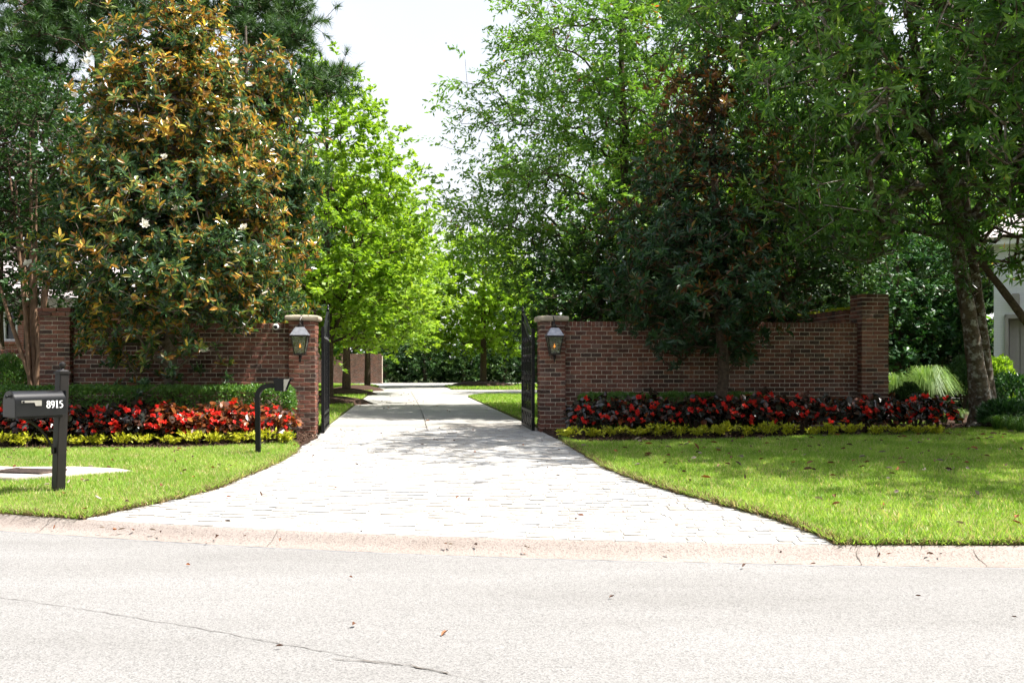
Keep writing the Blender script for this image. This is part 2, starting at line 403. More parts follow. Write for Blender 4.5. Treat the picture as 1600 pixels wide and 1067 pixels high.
def sheet(name, poly, mat, lift=0.0, step=0.35, skirt=0.0, kind="structure", zfun=None, bumpy=0.0):
    """A ground sheet that follows the terrain inside a polygon, with an edge of real thickness."""
    zf = zfun or (lambda x, y: ground(x, y))
    pts = []
    for i, p in enumerate(poly):
        q = poly[(i + 1) % len(poly)]
        dd = math.hypot(q[0] - p[0], q[1] - p[1]); k = max(1, int(dd / step))
        for j in range(k): pts.append((p[0] + (q[0] - p[0]) * j / k, p[1] + (q[1] - p[1]) * j / k))
    nb = len(pts)
    A = np.array(pts); x0, y0 = A.min(0); x1, y1 = A.max(0)
    stp = max(step, math.sqrt((x1 - x0) * (y1 - y0) / 12000))
    gx, gy = np.meshgrid(np.arange(x0, x1, stp), np.arange(y0, y1, stp)); gx = gx.ravel(); gy = gy.ravel()
    ins = inside(gx, gy, A)
    inner = [(float(a), float(b_)) for a, b_ in zip(gx[ins], gy[ins])]
    edges = [(i, (i + 1) % nb) for i in range(nb)]
    res = delaunay_2d_cdt([Vector(p) for p in pts + inner], edges, [list(range(nb))], 1, 1e-5)
    V2 = np.array([(v.x, v.y) for v in res[0]]); F = res[2]
    Z = zf(V2[:, 0], V2[:, 1]) + lift
    if bumpy: Z = Z + bumpy * (np.sin(V2[:, 0] * 2.1 + 1.3 * np.sin(V2[:, 1] * 1.7)) * np.cos(V2[:, 1] * 2.6))
    mb = MB(); mb.v = [(float(a), float(b_), float(c)) for (a, b_), c in zip(V2, Z)]; mb.f = [tuple(f) for f in F]
    if skirt:
        for i in range(nb):
            p, q = pts[i], pts[(i + 1) % nb]
            zp = float(zf(np.array([p[0]]), np.array([p[1]]))[0]) + lift; zq = float(zf(np.array([q[0]]), np.array([q[1]]))[0]) + lift
            mb.add([(p[0], p[1], zp), (q[0], q[1], zq), (q[0], q[1], zq - skirt), (p[0], p[1], zp - skirt)], [(0, 1, 2, 3)])
    me = bpy.data.meshes.new(name); me.from_pydata(mb.v, [], mb.f); me.materials.append(mat)
    bm = bmesh.new(); bm.from_mesh(me); bmesh.ops.remove_doubles(bm, verts=bm.verts, dist=1e-4)
    for f in bm.faces:
        if abs(f.normal.z) > 0.5 and f.normal.z < 0: f.normal_flip()
    bm.to_mesh(me); bm.free()
    o = link(name, me); tag(o, kind=kind)
    return o

def inside(X, Y, poly):
    P = np.asarray(poly); X = np.asarray(X); Y = np.asarray(Y)
    r_ = np.zeros(X.shape, bool); j = len(P) - 1
    for i in range(len(P)):
        xi, yi = P[i]; xj, yj_ = P[j]
        c = ((yi > Y) != (yj_ > Y)) & (X < (xj - xi) * (Y - yi) / (yj_ - yi + 1e-12) + xi)
        r_ ^= c; j = i
    return r_

# ------------------------------------------------------------------ road, kerb, driveway, lawns
XS = np.concatenate([np.linspace(-60, -8, 14), np.linspace(-7.5, 7.5, 61), np.linspace(8, 60, 14)])
V, F = [], []
ys_t = [-30, -8, -2, 1, 3, 5, 6.5]
rows = [[(x, yy, 0.0) for yy in ys_t] + [(x, float(yj(x)), 0.0)] for x in XS]
k = len(rows[0]); mb = MB(); mb.v = [p for r_ in rows for p in r_]
mb.f = [(i * k + j, (i + 1) * k + j, (i + 1) * k + j + 1, i * k + j + 1) for i in range(len(XS) - 1) for j in range(k - 1)]
tag(mb.build("road", M['road']), kind="structure")

prof = [(0.0, 0.004), (0.3, 0.012), (0.5, 0.025), (0.64, 0.046), (0.78, 0.076), (0.90, 0.098), (1.0, 0.106), (1.02, 0.02)]
rows = []
for x in XS:
    a, b_ = float(yj(x)), float(yb(x)); rows.append([(x, a + (b_ - a) * t, z) for t, z in prof])
k = len(prof); mb = MB(); mb.v = [p for r_ in rows for p in r_]
mb.f = [(i * k + j, (i + 1) * k + j, (i + 1) * k + j + 1, i * k + j + 1) for i in range(len(XS) - 1) for j in range(k - 1)]
kerb = tag(mb.build("kerb", M['kerb'], smooth=True), kind="structure")

def crack(name, pts, w, mat, zf, parent, lift=0.004, jit=0.012):
    """A thin open joint with an uneven edge."""
    P = []
    for i in range(len(pts) - 1):
        (a, b_), (c, d) = pts[i], pts[i + 1]; n_ = max(2, int(math.hypot(c - a, d - b_) / 0.06))
        P += [(a + (c - a) * j / n_, b_ + (d - b_) * j / n_) for j in range(n_)]
    P.append(pts[-1]); mb = MB(); V_ = []
    for i, p in enumerate(P):
        q = P[min(i + 1, len(P) - 1)]; o_ = P[max(i - 1, 0)]
        t = Vector((q[0] - o_[0], q[1] - o_[1])).normalized(); nx, ny = -t.y, t.x
        off = rnd.uniform(-jit, jit); ww = w * rnd.uniform(0.25, 1.3)
        for s in (-1, 1):
            x, y = p[0] + nx * (off + s * ww / 2), p[1] + ny * (off + s * ww / 2)
            V_.append((x, y, zf(x, y) + lift))
    mb.add(V_, [(2 * i, 2 * i + 1, 2 * i + 3, 2 * i + 2) for i in range(len(P) - 1)])
    return mb.build(name, mat, parent)
road_o = bpy.data.objects["road"]
def road_at(px, py): y = EYE * FPX / (py - HORIZON); return ((px - 800) / FPX * y, y)
crack("road_joint", [road_at(-60, 925), road_at(120, 950), road_at(330, 985), road_at(560, 1028), road_at(720, 1056), road_at(800, 1075)], 0.007, M['crack_light'], lambda x, y: 0.0, road_o)
crack("road_joint", [road_at(520, 1030), road_at(640, 1040), road_at(700, 1053)], 0.012, M['crack'], lambda x, y: 0.0, road_o, lift=0.006)
crack("gutter_joint", [(x, float(yj(x))) for x in np.linspace(-7.5, 7.5, 40)], 0.010, M['crack_light'], lambda x, y: 0.004, road_o, lift=0.004, jit=0.006)
def kerbz(x, y):
    a, b_ = float(yj(x)), float(yb(x)); t = (y - a) / (b_ - a)
    return float(np.interp(t, [p[0] for p in prof[:-1]], [p[1] for p in prof[:-1]]))
for px in (1518, 1335, 395, -60):
    x = (px - 800) / FPX * 7.8
    a, b_ = float(yj(x)), float(yb(x)); crack("kerb_joint", [(x - 0.02, a + 0.02), (x, a + 0.2), (x + (0.06 if px == 1335 else 0.0), b_ - 0.01)], 0.008, M['crack'], kerbz, kerb, lift=0.003)

# base earth
def earth():
    xs = np.concatenate([np.linspace(-900, -30, 8), np.linspace(-25, 25, 51), np.linspace(30, 900, 8)])
    ds = np.concatenate([np.linspace(0.0, 14, 29), np.array([18, 25, 40, 60, 90, 150, 400, 1500])])
    mb = MB(); k = len(ds)
    for x in xs:
        for d in ds:
            y = float(yb(np.clip(x, -30, 30))) + d; mb.v.append((x, y, G(min(30, max(-30, x)), y) - 0.05))
    mb.f = [(i * k + j, (i + 1) * k + j, (i + 1) * k + j + 1, i * k + j + 1) for i in range(len(xs) - 1) for j in range(k - 1)]
    return tag(mb.build("ground", M['ground']), kind="structure")
earth()

apL = [at(*p) for p in [(497, 683), (482, 692), (462, 707), (432, 724), (395, 740), (340, 763), (290, 777), (235, 789), (180, 800)]]
apL.append((at(135, 808)[0], float(yb(at(135, 808)[0]))))
apR = [at(*p) for p in [(842, 671), (862, 682), (885, 693), (918, 713), (950, 733), (1000, 752), (1060, 771), (1130, 790), (1195, 806), (1250, 824), (1290, 841)]]
apR.append((at(1312, 851)[0], float(yb(at(1312, 851)[0]))))
DW = (-0.108, 0.994)                                             # the way the driveway runs
dl0, dr0 = at(497, 678), at(836, 668)
def along(p, t): return (p[0] + DW[0] * t, p[1] + DW[1] * t)
# setts apron: bed below, stones above
curb_run = [(float(x), float(yb(x)) + 0.005) for x in np.linspace(apL[-1][0], apR[-1][0], 24)]
apron_poly = [along(dl0, 1.2)] + apL + curb_run[1:-1] + apR[::-1] + [along(dr0, 0.6)]
apron = sheet("driveway_apron", [along(dl0, 2.6), along(dl0, 1.2)] + apL + curb_run[1:-1] + apR[::-1] + [along(dr0, 0.6), along(dr0, 2.0)], M['jointsand'], lift=-0.003, step=0.3)
def wobble(me, amt, seed):
    r_ = random.Random(seed)
    for v in me.vertices: v.co += Vector((r_.uniform(-1, 1), r_.uniform(-1, 1), r_.uniform(-.4, .4))) * amt
def unit_block(name, dims, bev, mat, seed, amt):
    bm = bmesh.new(); bmesh.ops.create_cube(bm, size=1.0)
    for v in bm.verts: v.co = Vector((v.co.x * dims[0], v.co.y * dims[1], v.co.z * dims[2]))
    if bev: bmesh.ops.bevel(bm, geom=bm.edges[:], offset=bev, segments=1, affect='EDGES')
    bmesh.ops.triangulate(bm, faces=bm.faces)
    me = bpy.data.meshes.new(name); bm.to_mesh(me); bm.free(); me.materials.append(mat); wobble(me, amt, seed)
    return me
def mesh_arrays(me):
    V_ = np.zeros(len(me.vertices) * 3, np.float32); me.vertices.foreach_get("co", V_)
    F_ = np.array([tuple(p.vertices) for p in me.polygons], np.int32)
    return V_.reshape(-1, 3), F_
def place_blocks(name, stuffname, specs, metas, dims, mats, parent, limit=300, key=None, far=None):
    """specs: (x,y,z,rz,sx,sy,sz,variant[,rx,ry]); the `limit` first by key become objects, the rest one joined part."""
    order = sorted(range(len(specs)), key=(lambda i: key(specs[i])) if key else (lambda i: i))
    arr = [mesh_arrays(me) for me in (far or metas)]
    VV, FF, MI, off = [], [], [], 0
    for rank, i in enumerate(order):
        x, y, z, rz, ax, ay, az, var, rx, ry = specs[i]
        if rank < limit and not (key and key(specs[i]) >= 1e6):
            o = link(name, metas[var], parent); o.location = (x, y, z); o.rotation_euler = (rx, ry, rz); o.scale = (ax, ay, az)
        else:
            Mx = np.array(Matrix.Translation((x, y, z)) @ Matrix.Rotation(rz, 4, 'Z') @ Matrix.Rotation(ry, 4, 'Y') @ Matrix.Rotation(rx, 4, 'X') @ Matrix.Diagonal((ax, ay, az, 1)))
            Va, Fa = arr[var]
            VV.append(Va @ Mx[:3, :3].T + Mx[:3, 3]); FF.append(Fa + off); off += len(Va)
            MI.append(np.full(len(Fa), mats.index(metas[var].materials[0])))
    if VV:
        me = np_mesh(stuffname, np.concatenate(VV), np.concatenate(FF), mats, np.concatenate(MI))
        o = link(stuffname, me, parent); o["kind"] = "stuff"
def sett_mesh(i):
    bm = bmesh.new(); bmesh.ops.create_cube(bm, size=1.0)
    for v in bm.verts: v.co = Vector((v.co.x * 0.26, v.co.y * 0.15, v.co.z * 0.06))
    bmesh.ops.bevel(bm, geom=bm.edges[:], offset=0.008, segments=1, affect='EDGES'); bmesh.ops.triangulate(bm, faces=bm.faces)
    me = bpy.data.meshes.new("sett"); bm.to_mesh(me); bm.free(); me.materials.append(STONE[i % 5]); wobble(me, 0.006, 50 + i); return me
SETT = [sett_mesh(i) for i in range(10)]
specs = []; AP = np.array(apron_poly)
row = 0; yy = 7.6
while yy < 20.4:
    xx = -5.2 + rnd.uniform(0, 0.25); rh = rnd.choice([0.10, 0.115, 0.125, 0.135])
    while xx < 4.2:
        ln = rnd.choice([0.12, 0.15, 0.18, 0.21, 0.25])
        cx = xx + ln / 2
        # courses run with the kerb near the road and with the gate further in
        wgt = min(1.0, max(0.0, (yy - 8.0) / 7.0)); cyy = yy + (1 - wgt) * (float(yb(cx)) - 7.86) + wgt * 0.08 * cx
        if inside(np.array([cx]), np.array([cyy - 0.05]), AP)[0] and cyy - rh * 0.5 > float(yb(cx)) - 0.02:
            specs.append((cx, cyy, G(cx, cyy) - 0.028 + rnd.uniform(-0.004, 0.004), rnd.uniform(-0.03, 0.03), (ln - 0.013) / 0.26, (rh - 0.013) / 0.15, 1.0, rnd.randrange(10), rnd.uniform(-0.010, 0.010), rnd.uniform(-0.008, 0.008)))
        xx += ln
    yy += rh
SETT_FAR = [unit_block("sett", (0.26, 0.15, 0.06), 0.0, STONE[i % 5], 80 + i, 0.005) for i in range(10)]
place_blocks("sett", "sett_field", specs, SETT, None, STONE, apron, 300, key=lambda s: s[1], far=SETT_FAR)

# concrete driveway beyond the gate, curving left at its end, with a branch to the right
cl, cr_ = along(dl0, 2.35), along(dr0, 1.6)
rb = lambda t: along(dr0, t)
brA, brB = at(742, 617), at(705, 607)
sheet("driveway", [cl, along(dl0, 15), along(dl0, 30), along(dl0, 48), (along(dl0, 54)[0] - 0.6, along(dl0, 54)[1]), (along(dl0, 58)[0] - 3, along(dl0, 58)[1]), (-24, 80), (-24, 86), (-2, 86), (10, 84), (10, 78), (-3.5, 73), rb(48), rb(36), (12, 52.5), (12, 46), (brA[0] + 0.3, brA[1] + 1.0), rb(22), rb(12), cr_], M['concrete'], lift=0.002, step=1.0)
drv = bpy.data.objects["driveway"]
jl = [at(668, 673), at(663, 655), at(655, 634), at(648, 622), at(642, 612)]
crack("driveway_joint", jl, 0.022, M['crack'], G, drv, lift=0.006, jit=0.012)
crack("driveway_joint", [along(dl0, 14), along(dr0, 13.4)], 0.012, M['crack_light'], G, drv, lift=0.006, jit=0.006)
crack("driveway_joint", [along(dl0, 26), along(dr0, 25.4)], 0.016, M['crack_light'], G, drv, lift=0.006, jit=0.006)

# lawns
bedL = [at(*p) for p in [(-120, 706), (0, 705), (120, 704), (250, 704), (350, 701), (420, 696), (456, 690)]]
bedR = [at(*p) for p in [(872, 686), (905, 694), (960, 695), (1050, 693), (1150, 690), (1280, 685), (1400, 680), (1480, 675), (1530, 672)]]
kl = [(float(x), float(yb(x)) + 0.03) for x in np.linspace(-9.5, apL[-1][0], 16)]
lawnL = kl + apL[::-1][1:-2] + [at(468, 700)] + bedL[::-1] + [(-9.5, bedL[0][1])]
kr = [(float(x), float(yb(x)) + 0.03) for x in np.linspace(apR[-1][0], 9.5, 20)]
lawnR = kr + [(9.5, 12), (16, 16.5), (16, 18.9), bedR[-1]] + bedR[::-1][1:] + apR[3:-1]
lawnFL = [along(dl0, 2.0)] + [along((dl0[0] - 0.05, dl0[1]), t) for t in (15, 30, 48)] + [(along(dl0, 54)[0] - 0.7, along(dl0, 54)[1]), (along(dl0, 58)[0] - 3.1, along(dl0, 58)[1]), (-23.5, 79.8), (-24, 60), (-14, 36), (-10, 21.0)]
lawnFR1 = [(dr0[0] + 0.03, dr0[1] + 0.4), (9, 21.3), (12, 45.9), (brA[0] + 0.35, brA[1] + 0.95), (rb(22)[0] + 0.03, rb(22)[1]), (rb(12)[0] + 0.03, rb(12)[1])]
lawnFR2 = [(rb(36.2)[0] + 0.05, rb(36.2)[1]), (12, 52.7), (12, 77.8), (-3.4, 72.8), (rb(48)[0] + .05, rb(48)[1])]
lawn_left = sheet("lawn", lawnL, M['lawn'], lift=0.035, step=0.22, skirt=0.09, bumpy=0.006)
lawn_right = sheet("lawn", lawnR, M['lawn'], lift=0.045, step=0.22, skirt=0.10, bumpy=0.008)
lawn_fl = sheet("lawn", lawnFL, M['lawn'], lift=0.03, step=0.8, skirt=0.06)
lawn_fr = sheet("lawn", lawnFR1, M['lawn'], lift=0.03, step=0.8, skirt=0.06)
lawn_fr2 = sheet("lawn", lawnFR2, M['lawn'], lift=0.03, step=0.9, skirt=0.06)

# planting beds of mulch
mulchL = [at(497, 684), at(478, 693), at(468, 700)] + bedL[::-1] + [(-10.5, bedL[0][1]), (-10.5, 17.6), (-8.2, 17.9), (-3.7, 18.3)]
mulchR = [at(842, 672), at(866, 684)] + bedR + [(16, 18.9), (16, 26), (7.5, 26), (7.4, 19.5), (1.0, 18.95)]
moundf = lambda x, y: ground(x, y)
bed_left = sheet("mulch_bed", mulchL, M['mulch'], lift=0.03, step=0.3, skirt=0.06, bumpy=0.015)
bed_right = sheet("mulch_bed", mulchR, M['mulch'], lift=0.035, step=0.35, skirt=0.06, bumpy=0.015)

rng = np.random.default_rng(11)
def scatter(poly, n_, rg):
    A = np.array(poly); lo, hi = A.min(0), A.max(0); out = []; tot = 0
    while tot < n_:
        p = lo + (hi - lo) * rg.random((int(n_ * 1.6) + 50, 2)); p = p[inside(p[:, 0], p[:, 1], A)]; out.append(p); tot += len(p)
    return np.concatenate(out)[:n_]
def area(poly):
    A = np.array(poly); x, y = A[:, 0], A[:, 1]; return 0.5 * abs(np.dot(x, np.roll(y, 1)) - np.dot(y, np.roll(x, 1)))
def unit(a): return a / np.maximum(1e-9, np.linalg.norm(a, axis=-1, keepdims=True))

def blades(name, P, z, h, w, mat, tint, rg, lean=0.45, bend=True):
    """Grass blades, each leaning its own way."""
    n_ = len(P); th = rg.random(n_) * 2 * np.pi; ln = rg.normal(0, lean, (n_, 2))
    base = np.column_stack([P, z]); side = np.column_stack([np.cos(th), np.sin(th), np.zeros(n_)]) * (w * (0.6 + 0.8 * rg.random(n_)))[:, None] * 0.5
    hh = h * (0.55 + 0.75 * rg.random(n_))
    tip = base + np.column_stack([ln * hh[:, None], hh])
    V_ = np.stack([base - side * 1.2, base + side * 1.2, tip], 1).reshape(-1, 3)
    F_ = np.arange(n_ * 3).reshape(-1, 3)
    return link(name, np_mesh(name, V_, F_, mat, tint=tint))
def patchy(P, s, seed):
    r_ = np.random.default_rng(seed); a = r_.random(6) * 6.28; k = r_.normal(0, 1, (6, 2)) * s
    return sum(np.sin(P @ k[i] + a[i]) for i in range(6)) / 6
_dc = at(45, 745)
DRAIN_LOCAL = [(-1.5, -.45), (-.5, -.62), (.25, -.55), (.62, -.2), (1.15, .42), (.8, .62), (0.1, .72), (-.6, .5), (-1.5, .55)]
DRAIN = [(_dc[0] + x * math.cos(R(-14)) - y * math.sin(R(-14)), _dc[1] + x * math.sin(R(-14)) + y * math.cos(R(-14))) for x, y in DRAIN_LOCAL]
def lawn_grass(poly, dens, h, w, lift, seed, label, straw=0.10):
    rg = np.random.default_rng(seed); P = scatter(poly, int(area(poly) * dens), rg)
    P = P[(np.abs(P[:, 0] / np.maximum(1, P[:, 1])) < 0.82)]
    P = P[~inside(P[:, 0], P[:, 1], DRAIN)]
    P = P[rg.random(len(P)) < np.clip(.88 + .5 * patchy(P, 4.2, seed + 5), .45, 1)]
    t = np.clip(0.42 + 0.34 * patchy(P, 2.6, seed) + 0.15 * patchy(P, 9.0, seed + 3) + rg.normal(0, 0.2, len(P)), 0, 0.86)
    s_ = rg.random(len(P)) < straw * (1 + 1.2 * patchy(P, 3.5, seed + 1)); t[s_] = 0.93 + 0.07 * rg.random(s_.sum())
    o = blades("grass", P, ground(P[:, 0], P[:, 1]) + lift - 0.004, h, w, M['grass'], t, rg)
    return tag(o, label, "grass", kind="stuff")
lawn_grass(lawnL, 3300, 0.042, 0.0075, 0.035, 21, "short sunlit lawn grass around the mailbox", 0.17)
lawn_grass(lawnR, 2700, 0.046, 0.0085, 0.045, 22, "short shaded lawn grass in front of the right bed", 0.10)
lawn_grass(lawnFL, 130, 0.07, 0.03, 0.03, 23, "lawn grass left of the concrete driveway beyond the gate", 0.05)
lawn_grass(lawnFR1, 200, 0.07, 0.03, 0.03, 24, "lawn grass right of the driveway behind the right gate leaf", 0.05)
lawn_grass(lawnFR2, 60, 0.09, 0.05, 0.03, 25, "bright lawn grass before the far hedge", 0.05)
def edge_thatch(line, lift, seed, label, dens=520):
    rg = np.random.default_rng(seed); L_ = np.array(line); seg = np.linalg.norm(np.diff(L_, axis=0), axis=1); n_ = int(seg.sum() * dens)
    cum = np.concatenate([[0], np.cumsum(seg)]); s_ = rg.random(n_) * cum[-1]
    P = np.column_stack([np.interp(s_, cum, L_[:, i]) for i in (0, 1)]) + rg.normal(0, 0.022, (n_, 2))
    z = ground(P[:, 0], P[:, 1]) + rg.random(n_) * lift - 0.01
    o = blades("grass", P, z, 0.055, 0.010, M['thatch'], rg.random(n_), rg, lean=0.9)
    tag(o, label, "grass", kind="stuff")
edge_thatch(apR[2:], 0.05, 31, "dry brown cut edge of the right lawn")
edge_thatch(apL[2:] + kl[::-1][:8], 0.04, 32, "dry brown cut edge of the left lawn", 420)
edge_thatch(kr, 0.04, 33, "dry grass edge along the kerb", 260)

def edge_grass(line, seed, label, dens=420):
    rg = np.random.default_rng(seed); L_ = np.array(line); seg = np.linalg.norm(np.diff(L_, axis=0), axis=1); n_ = int(seg.sum() * dens)
    cum = np.concatenate([[0], np.cumsum(seg)]); s_ = rg.random(n_) * cum[-1]
    P = np.column_stack([np.interp(s_, cum, L_[:, i]) for i in (0, 1)]) + rg.normal(0, 0.018, (n_, 2))
    o = blades("grass", P, ground(P[:, 0], P[:, 1]) + .012 + .02 * rg.random(n_), 0.05, 0.009, M['grass'], np.clip(rg.normal(.5, .3, n_), 0, 1), rg, lean=0.9); tag(o, label, "grass", kind="stuff")
edge_grass(apR[2:] + kr[1:], 34, "green blades creeping over the right lawn edge")
edge_grass(apL[2:] + kl[::-1][1:10], 35, "green blades creeping over the left lawn edge")

def leafmesh(name, pos, dr, nr, L_, W_, mat, tint, kind="oval", cup=0.12, droop=0.12):
    """Many folded leaves in one mesh; every argument is per leaf."""
    T = {"oval": ([(0, 0, 0), (.28, -.42, .5), (.68, -.40, .4), (1, 0, -1), (.68, .40, .4), (.28, .42, .5), (.5, 0, -.35)], [(0, 1, 6), (1, 2, 6), (2, 3, 6), (3, 4, 6), (4, 5, 6), (5, 0, 6)]),
         "oval4": ([(0, 0, 0), (.28, -.42, .5), (.68, -.40, .2), (1, 0, -1), (.68, .40, .2), (.28, .42, .5)], [(0, 1, 2), (0, 2, 3), (0, 3, 4), (0, 4, 5)]),
         "lance": ([(0, 0, 0), (.42, -.5, .4), (1, 0, -1), (.42, .5, .4), (.45, 0, -.3)], [(0, 1, 4), (1, 2, 4), (2, 3, 4), (3, 0, 4)]),
         "fold": ([(0, 0, 0), (.45, -.5, .5), (1, 0, -1), (.45, .5, .5)], [(0, 1, 2), (0, 2, 3)]),
         "flat": ([(0, 0, 0), (.45, -.5, 0), (1, 0, 0), (.45, .5, 0)], [(0, 1, 2), (0, 2, 3)]),
         "needle": ([(0, -.5, 0), (0, .5, 0), (1, 0, 0)], [(0, 1, 2)])}[kind]
    tv, tf = np.array(T[0], float), np.array(T[1], int)
    dr = unit(dr); nr = unit(nr - dr * (nr * dr).sum(1, keepdims=True)); sd = np.cross(nr, dr)
    w3 = np.where(tv[:, 2] < -0.9, -droop, tv[:, 2] * cup)
    V_ = pos[:, None, :] + dr[:, None, :] * (tv[None, :, 0, None] * L_[:, None, None]) + sd[:, None, :] * (tv[None, :, 1, None] * W_[:, None, None]) + nr[:, None, :] * (w3[None, :, None] * L_[:, None, None])
    F_ = (np.arange(len(pos)) * len(tv))[:, None, None] + tf[None]
    return np_mesh(name, V_.reshape(-1, 3), F_.reshape(-1, 3), mat, tint=np.repeat(tint, len(tf)))

def mulch_chips(poly, dens, lift, seed, label):
    rg = np.random.default_rng(seed); P = scatter(poly, int(area(poly) * dens), rg); P = P[P[:, 1] < 20.5]
    n_ = len(P); pos = np.column_stack([P, ground(P[:, 0], P[:, 1]) + lift + 0.012 * rg.random(n_)])
    d = unit(rg.normal(0, 1, (n_, 3)) * [1, 1, .35]); nn = unit(rg.normal(0, .5, (n_, 3)) + [0, 0, 1])
    o = link("mulch", leafmesh("mulch", pos, d, nn, 0.03 + 0.05 * rg.random(n_), 0.012 + 0.014 * rg.random(n_), M['chip'], rg.random(n_), "flat"))
    tag(o, label, "mulch", kind="stuff")
mulch_chips(mulchL, 620, 0.045, 41, "dark bark mulch in the left flower bed")
mulch_chips(mulchR, 420, 0.05, 42, "dark bark mulch in the right flower bed")

# ------------------------------------------------------------------ brick work
BL, BD, BH, JT = 0.205, 0.092, 0.081, 0.0135
BMESH, NB = [], len(BRICK)
for s_ in range(2):
    for i in range(NB): BMESH.append(unit_block("brick", (BL - JT, BD, BH - JT), 0.006, BRICK[i], 100 + s_ * 20 + i, 0.0022))
BPLAIN = [unit_block("brick", (BL - JT, BD, BH - JT), 0.0, BRICK[i % NB], 160 + i, 0.002) for i in range(2 * NB)]
BW = [0, 0, 0, 1, 1, 1, 2, 2, 3, 3, 4, 4, 5]
def bvar(r_): return r_.choice(BW) + NB * r_.randrange(2)
def bspec(x, y, z, ln, dp, ht, rz, r_, proud=0.004):
    j = r_.uniform(-proud, proud)
    return (x + j * math.sin(rz), y - j * math.cos(rz), z, rz + r_.uniform(-.008, .008), (ln - JT) / (BL - JT), dp / BD, (ht - JT) / (BH - JT), bvar(r_), 0.0, r_.uniform(-.008, .008))

def brick_wall(name, label, loc, rz, length, height, thick=0.24, seed=1, limit=300, group=None, cat="wall", hide=None):
    """Running-bond wall; local x along, front at y=0, thickness to +y."""
    r_ = random.Random(seed); w = empty(name, loc, rz, label, cat, group)
    MB().box((length / 2, thick / 2, (height - 0.012) / 2 - 0.1), (length - 0.02, thick - 0.018, height - 0.012 + 0.2)).build("mortar", M['mortar'], w)
    front, back = [], []
    nc = int((height - 0.105) / BH)
    ch = (height - 0.105) / nc
    for c in range(nc):
        z = (c + 0.5) * ch; x = -(c % 2) * BL / 2 + (0 if r_.random() < .9 else 0.02)
        while x < length - 0.01:
            a, e = max(0, x), min(length, x + BL)
            if e - a > 0.05:
                front.append(bspec((a + e) / 2, BD / 2 - 0.003, z, e - a, BD, ch, 0, r_))
                back.append(bspec((a + e) / 2, thick - BD / 2 + 0.003, z, e - a, BD, ch, 0, r_))
            x += BL
    # rowlock course on top: bricks laid on edge across the wall
    nr = int(length / 0.074); st = length / nr
    for i in range(nr):
        x = (i + .5) * st
        front.append((x, thick / 2, height - 0.0525 + r_.uniform(-.003, .003), math.pi / 2 + r_.uniform(-.01, .01), (thick + .012) / (BL - JT), (st - 0.010) / BD, 0.095 / (BH - JT), bvar(r_), 0, 0))
    f = hide or (lambda s: 0)
    place_blocks("brick", "brick_field", front, BMESH, None, BRICK, w, limit, key=f)
    place_blocks("brick", "brick_back", back, BPLAIN, None, BRICK, w, 0)
    return w

def brick_pier(name, label, loc, rz, side, height, seed, corbel=0, limit=200, group=None, cap=None, hidden=("back", "left")):
    r_ = random.Random(seed); w = empty(name, loc, rz, label, cat="pier", group=group)
    MB().box((0, 0, height / 2 - 0.1), (side - 0.028, side - 0.028, height + 0.2 - 0.01)).build("mortar", M['mortar'], w)
    nc = int(round(height / BH)); ch = height / nc; h = side / 2
    vis, rest = [], []
    for c in range(nc):
        z = (c + .5) * ch; fl = c % 2; grow = 0.028 if corbel and c >= nc - corbel else 0.0
        H = h + grow; run = 2 * H - BD; nb = max(1, round(run / BL)); ln = run / nb
        for face in range(4):
            ang = face * math.pi / 2                             # 0 front(-y), 1 right(+x), 2 back, 3 left
            ca, sa = math.cos(ang), math.sin(ang)
            for i in range(nb):
                t = -H + (0 if fl else BD) + (i + .5) * ln
                lx, ly = t, -H + BD / 2
                s_ = bspec(lx * ca - ly * sa, lx * sa + ly * ca, z, ln, BD, ch, ang, r_, 0.003)
                (rest if ("front", "right", "back", "left")[face] in hidden else vis).append(s_)
    place_blocks("brick", "brick_field", vis, BMESH, None, BRICK, w, limit)
    place_blocks("brick", "brick_back", rest, BPLAIN, None, BRICK, w, 0)
    if cap:
        cw, chh = cap; mbc = MB(); pts = [(cw * .93, 0.0), (cw * .97, 0.012), (cw, 0.035), (cw, 0.075), (cw * .985, 0.095), (cw * .93, 0.112), (cw * .5, 0.13), (0.01, 0.135)]
        mbc.lathe([(p * 1.41421, z * chh / 0.135) for p, z in pts], (0, 0, height + 0.002), 4, math.pi / 4)
        mbc.build("cap", M['limestone'], w, smooth=False, bevel=0.008)
    return w

A_L, A_R = R(4.0), R(5.0)
PL = atd(471.5, 18.35); PR = atd(864, 19.05); SIDE = 0.50
zl, zr = G(*PL), G(*PR)
def off(p, ang, dx, dy): return (p[0] + dx * math.cos(ang) - dy * math.sin(ang), p[1] + dx * math.sin(ang) + dy * math.cos(ang))
PLc = off(PL, A_L, 0, SIDE / 2); PRc = off(PR, A_R, 0, SIDE / 2)
HP = 2.10
brick_pier("gate_pier", "square brick gate pier with limestone cap on the left of the driveway", (PLc[0], PLc[1], zl), A_L, SIDE, HP, 3, cap=(0.305, 0.115), hidden=("back", "left"), limit=220, group="gate piers")
brick_pier("gate_pier", "square brick gate pier with limestone cap on the right of the driveway", (PRc[0], PRc[1], zr), A_R, SIDE, HP + 0.02, 4, cap=(0.305, 0.115), hidden=("back", "right"), limit=220, group="gate piers")
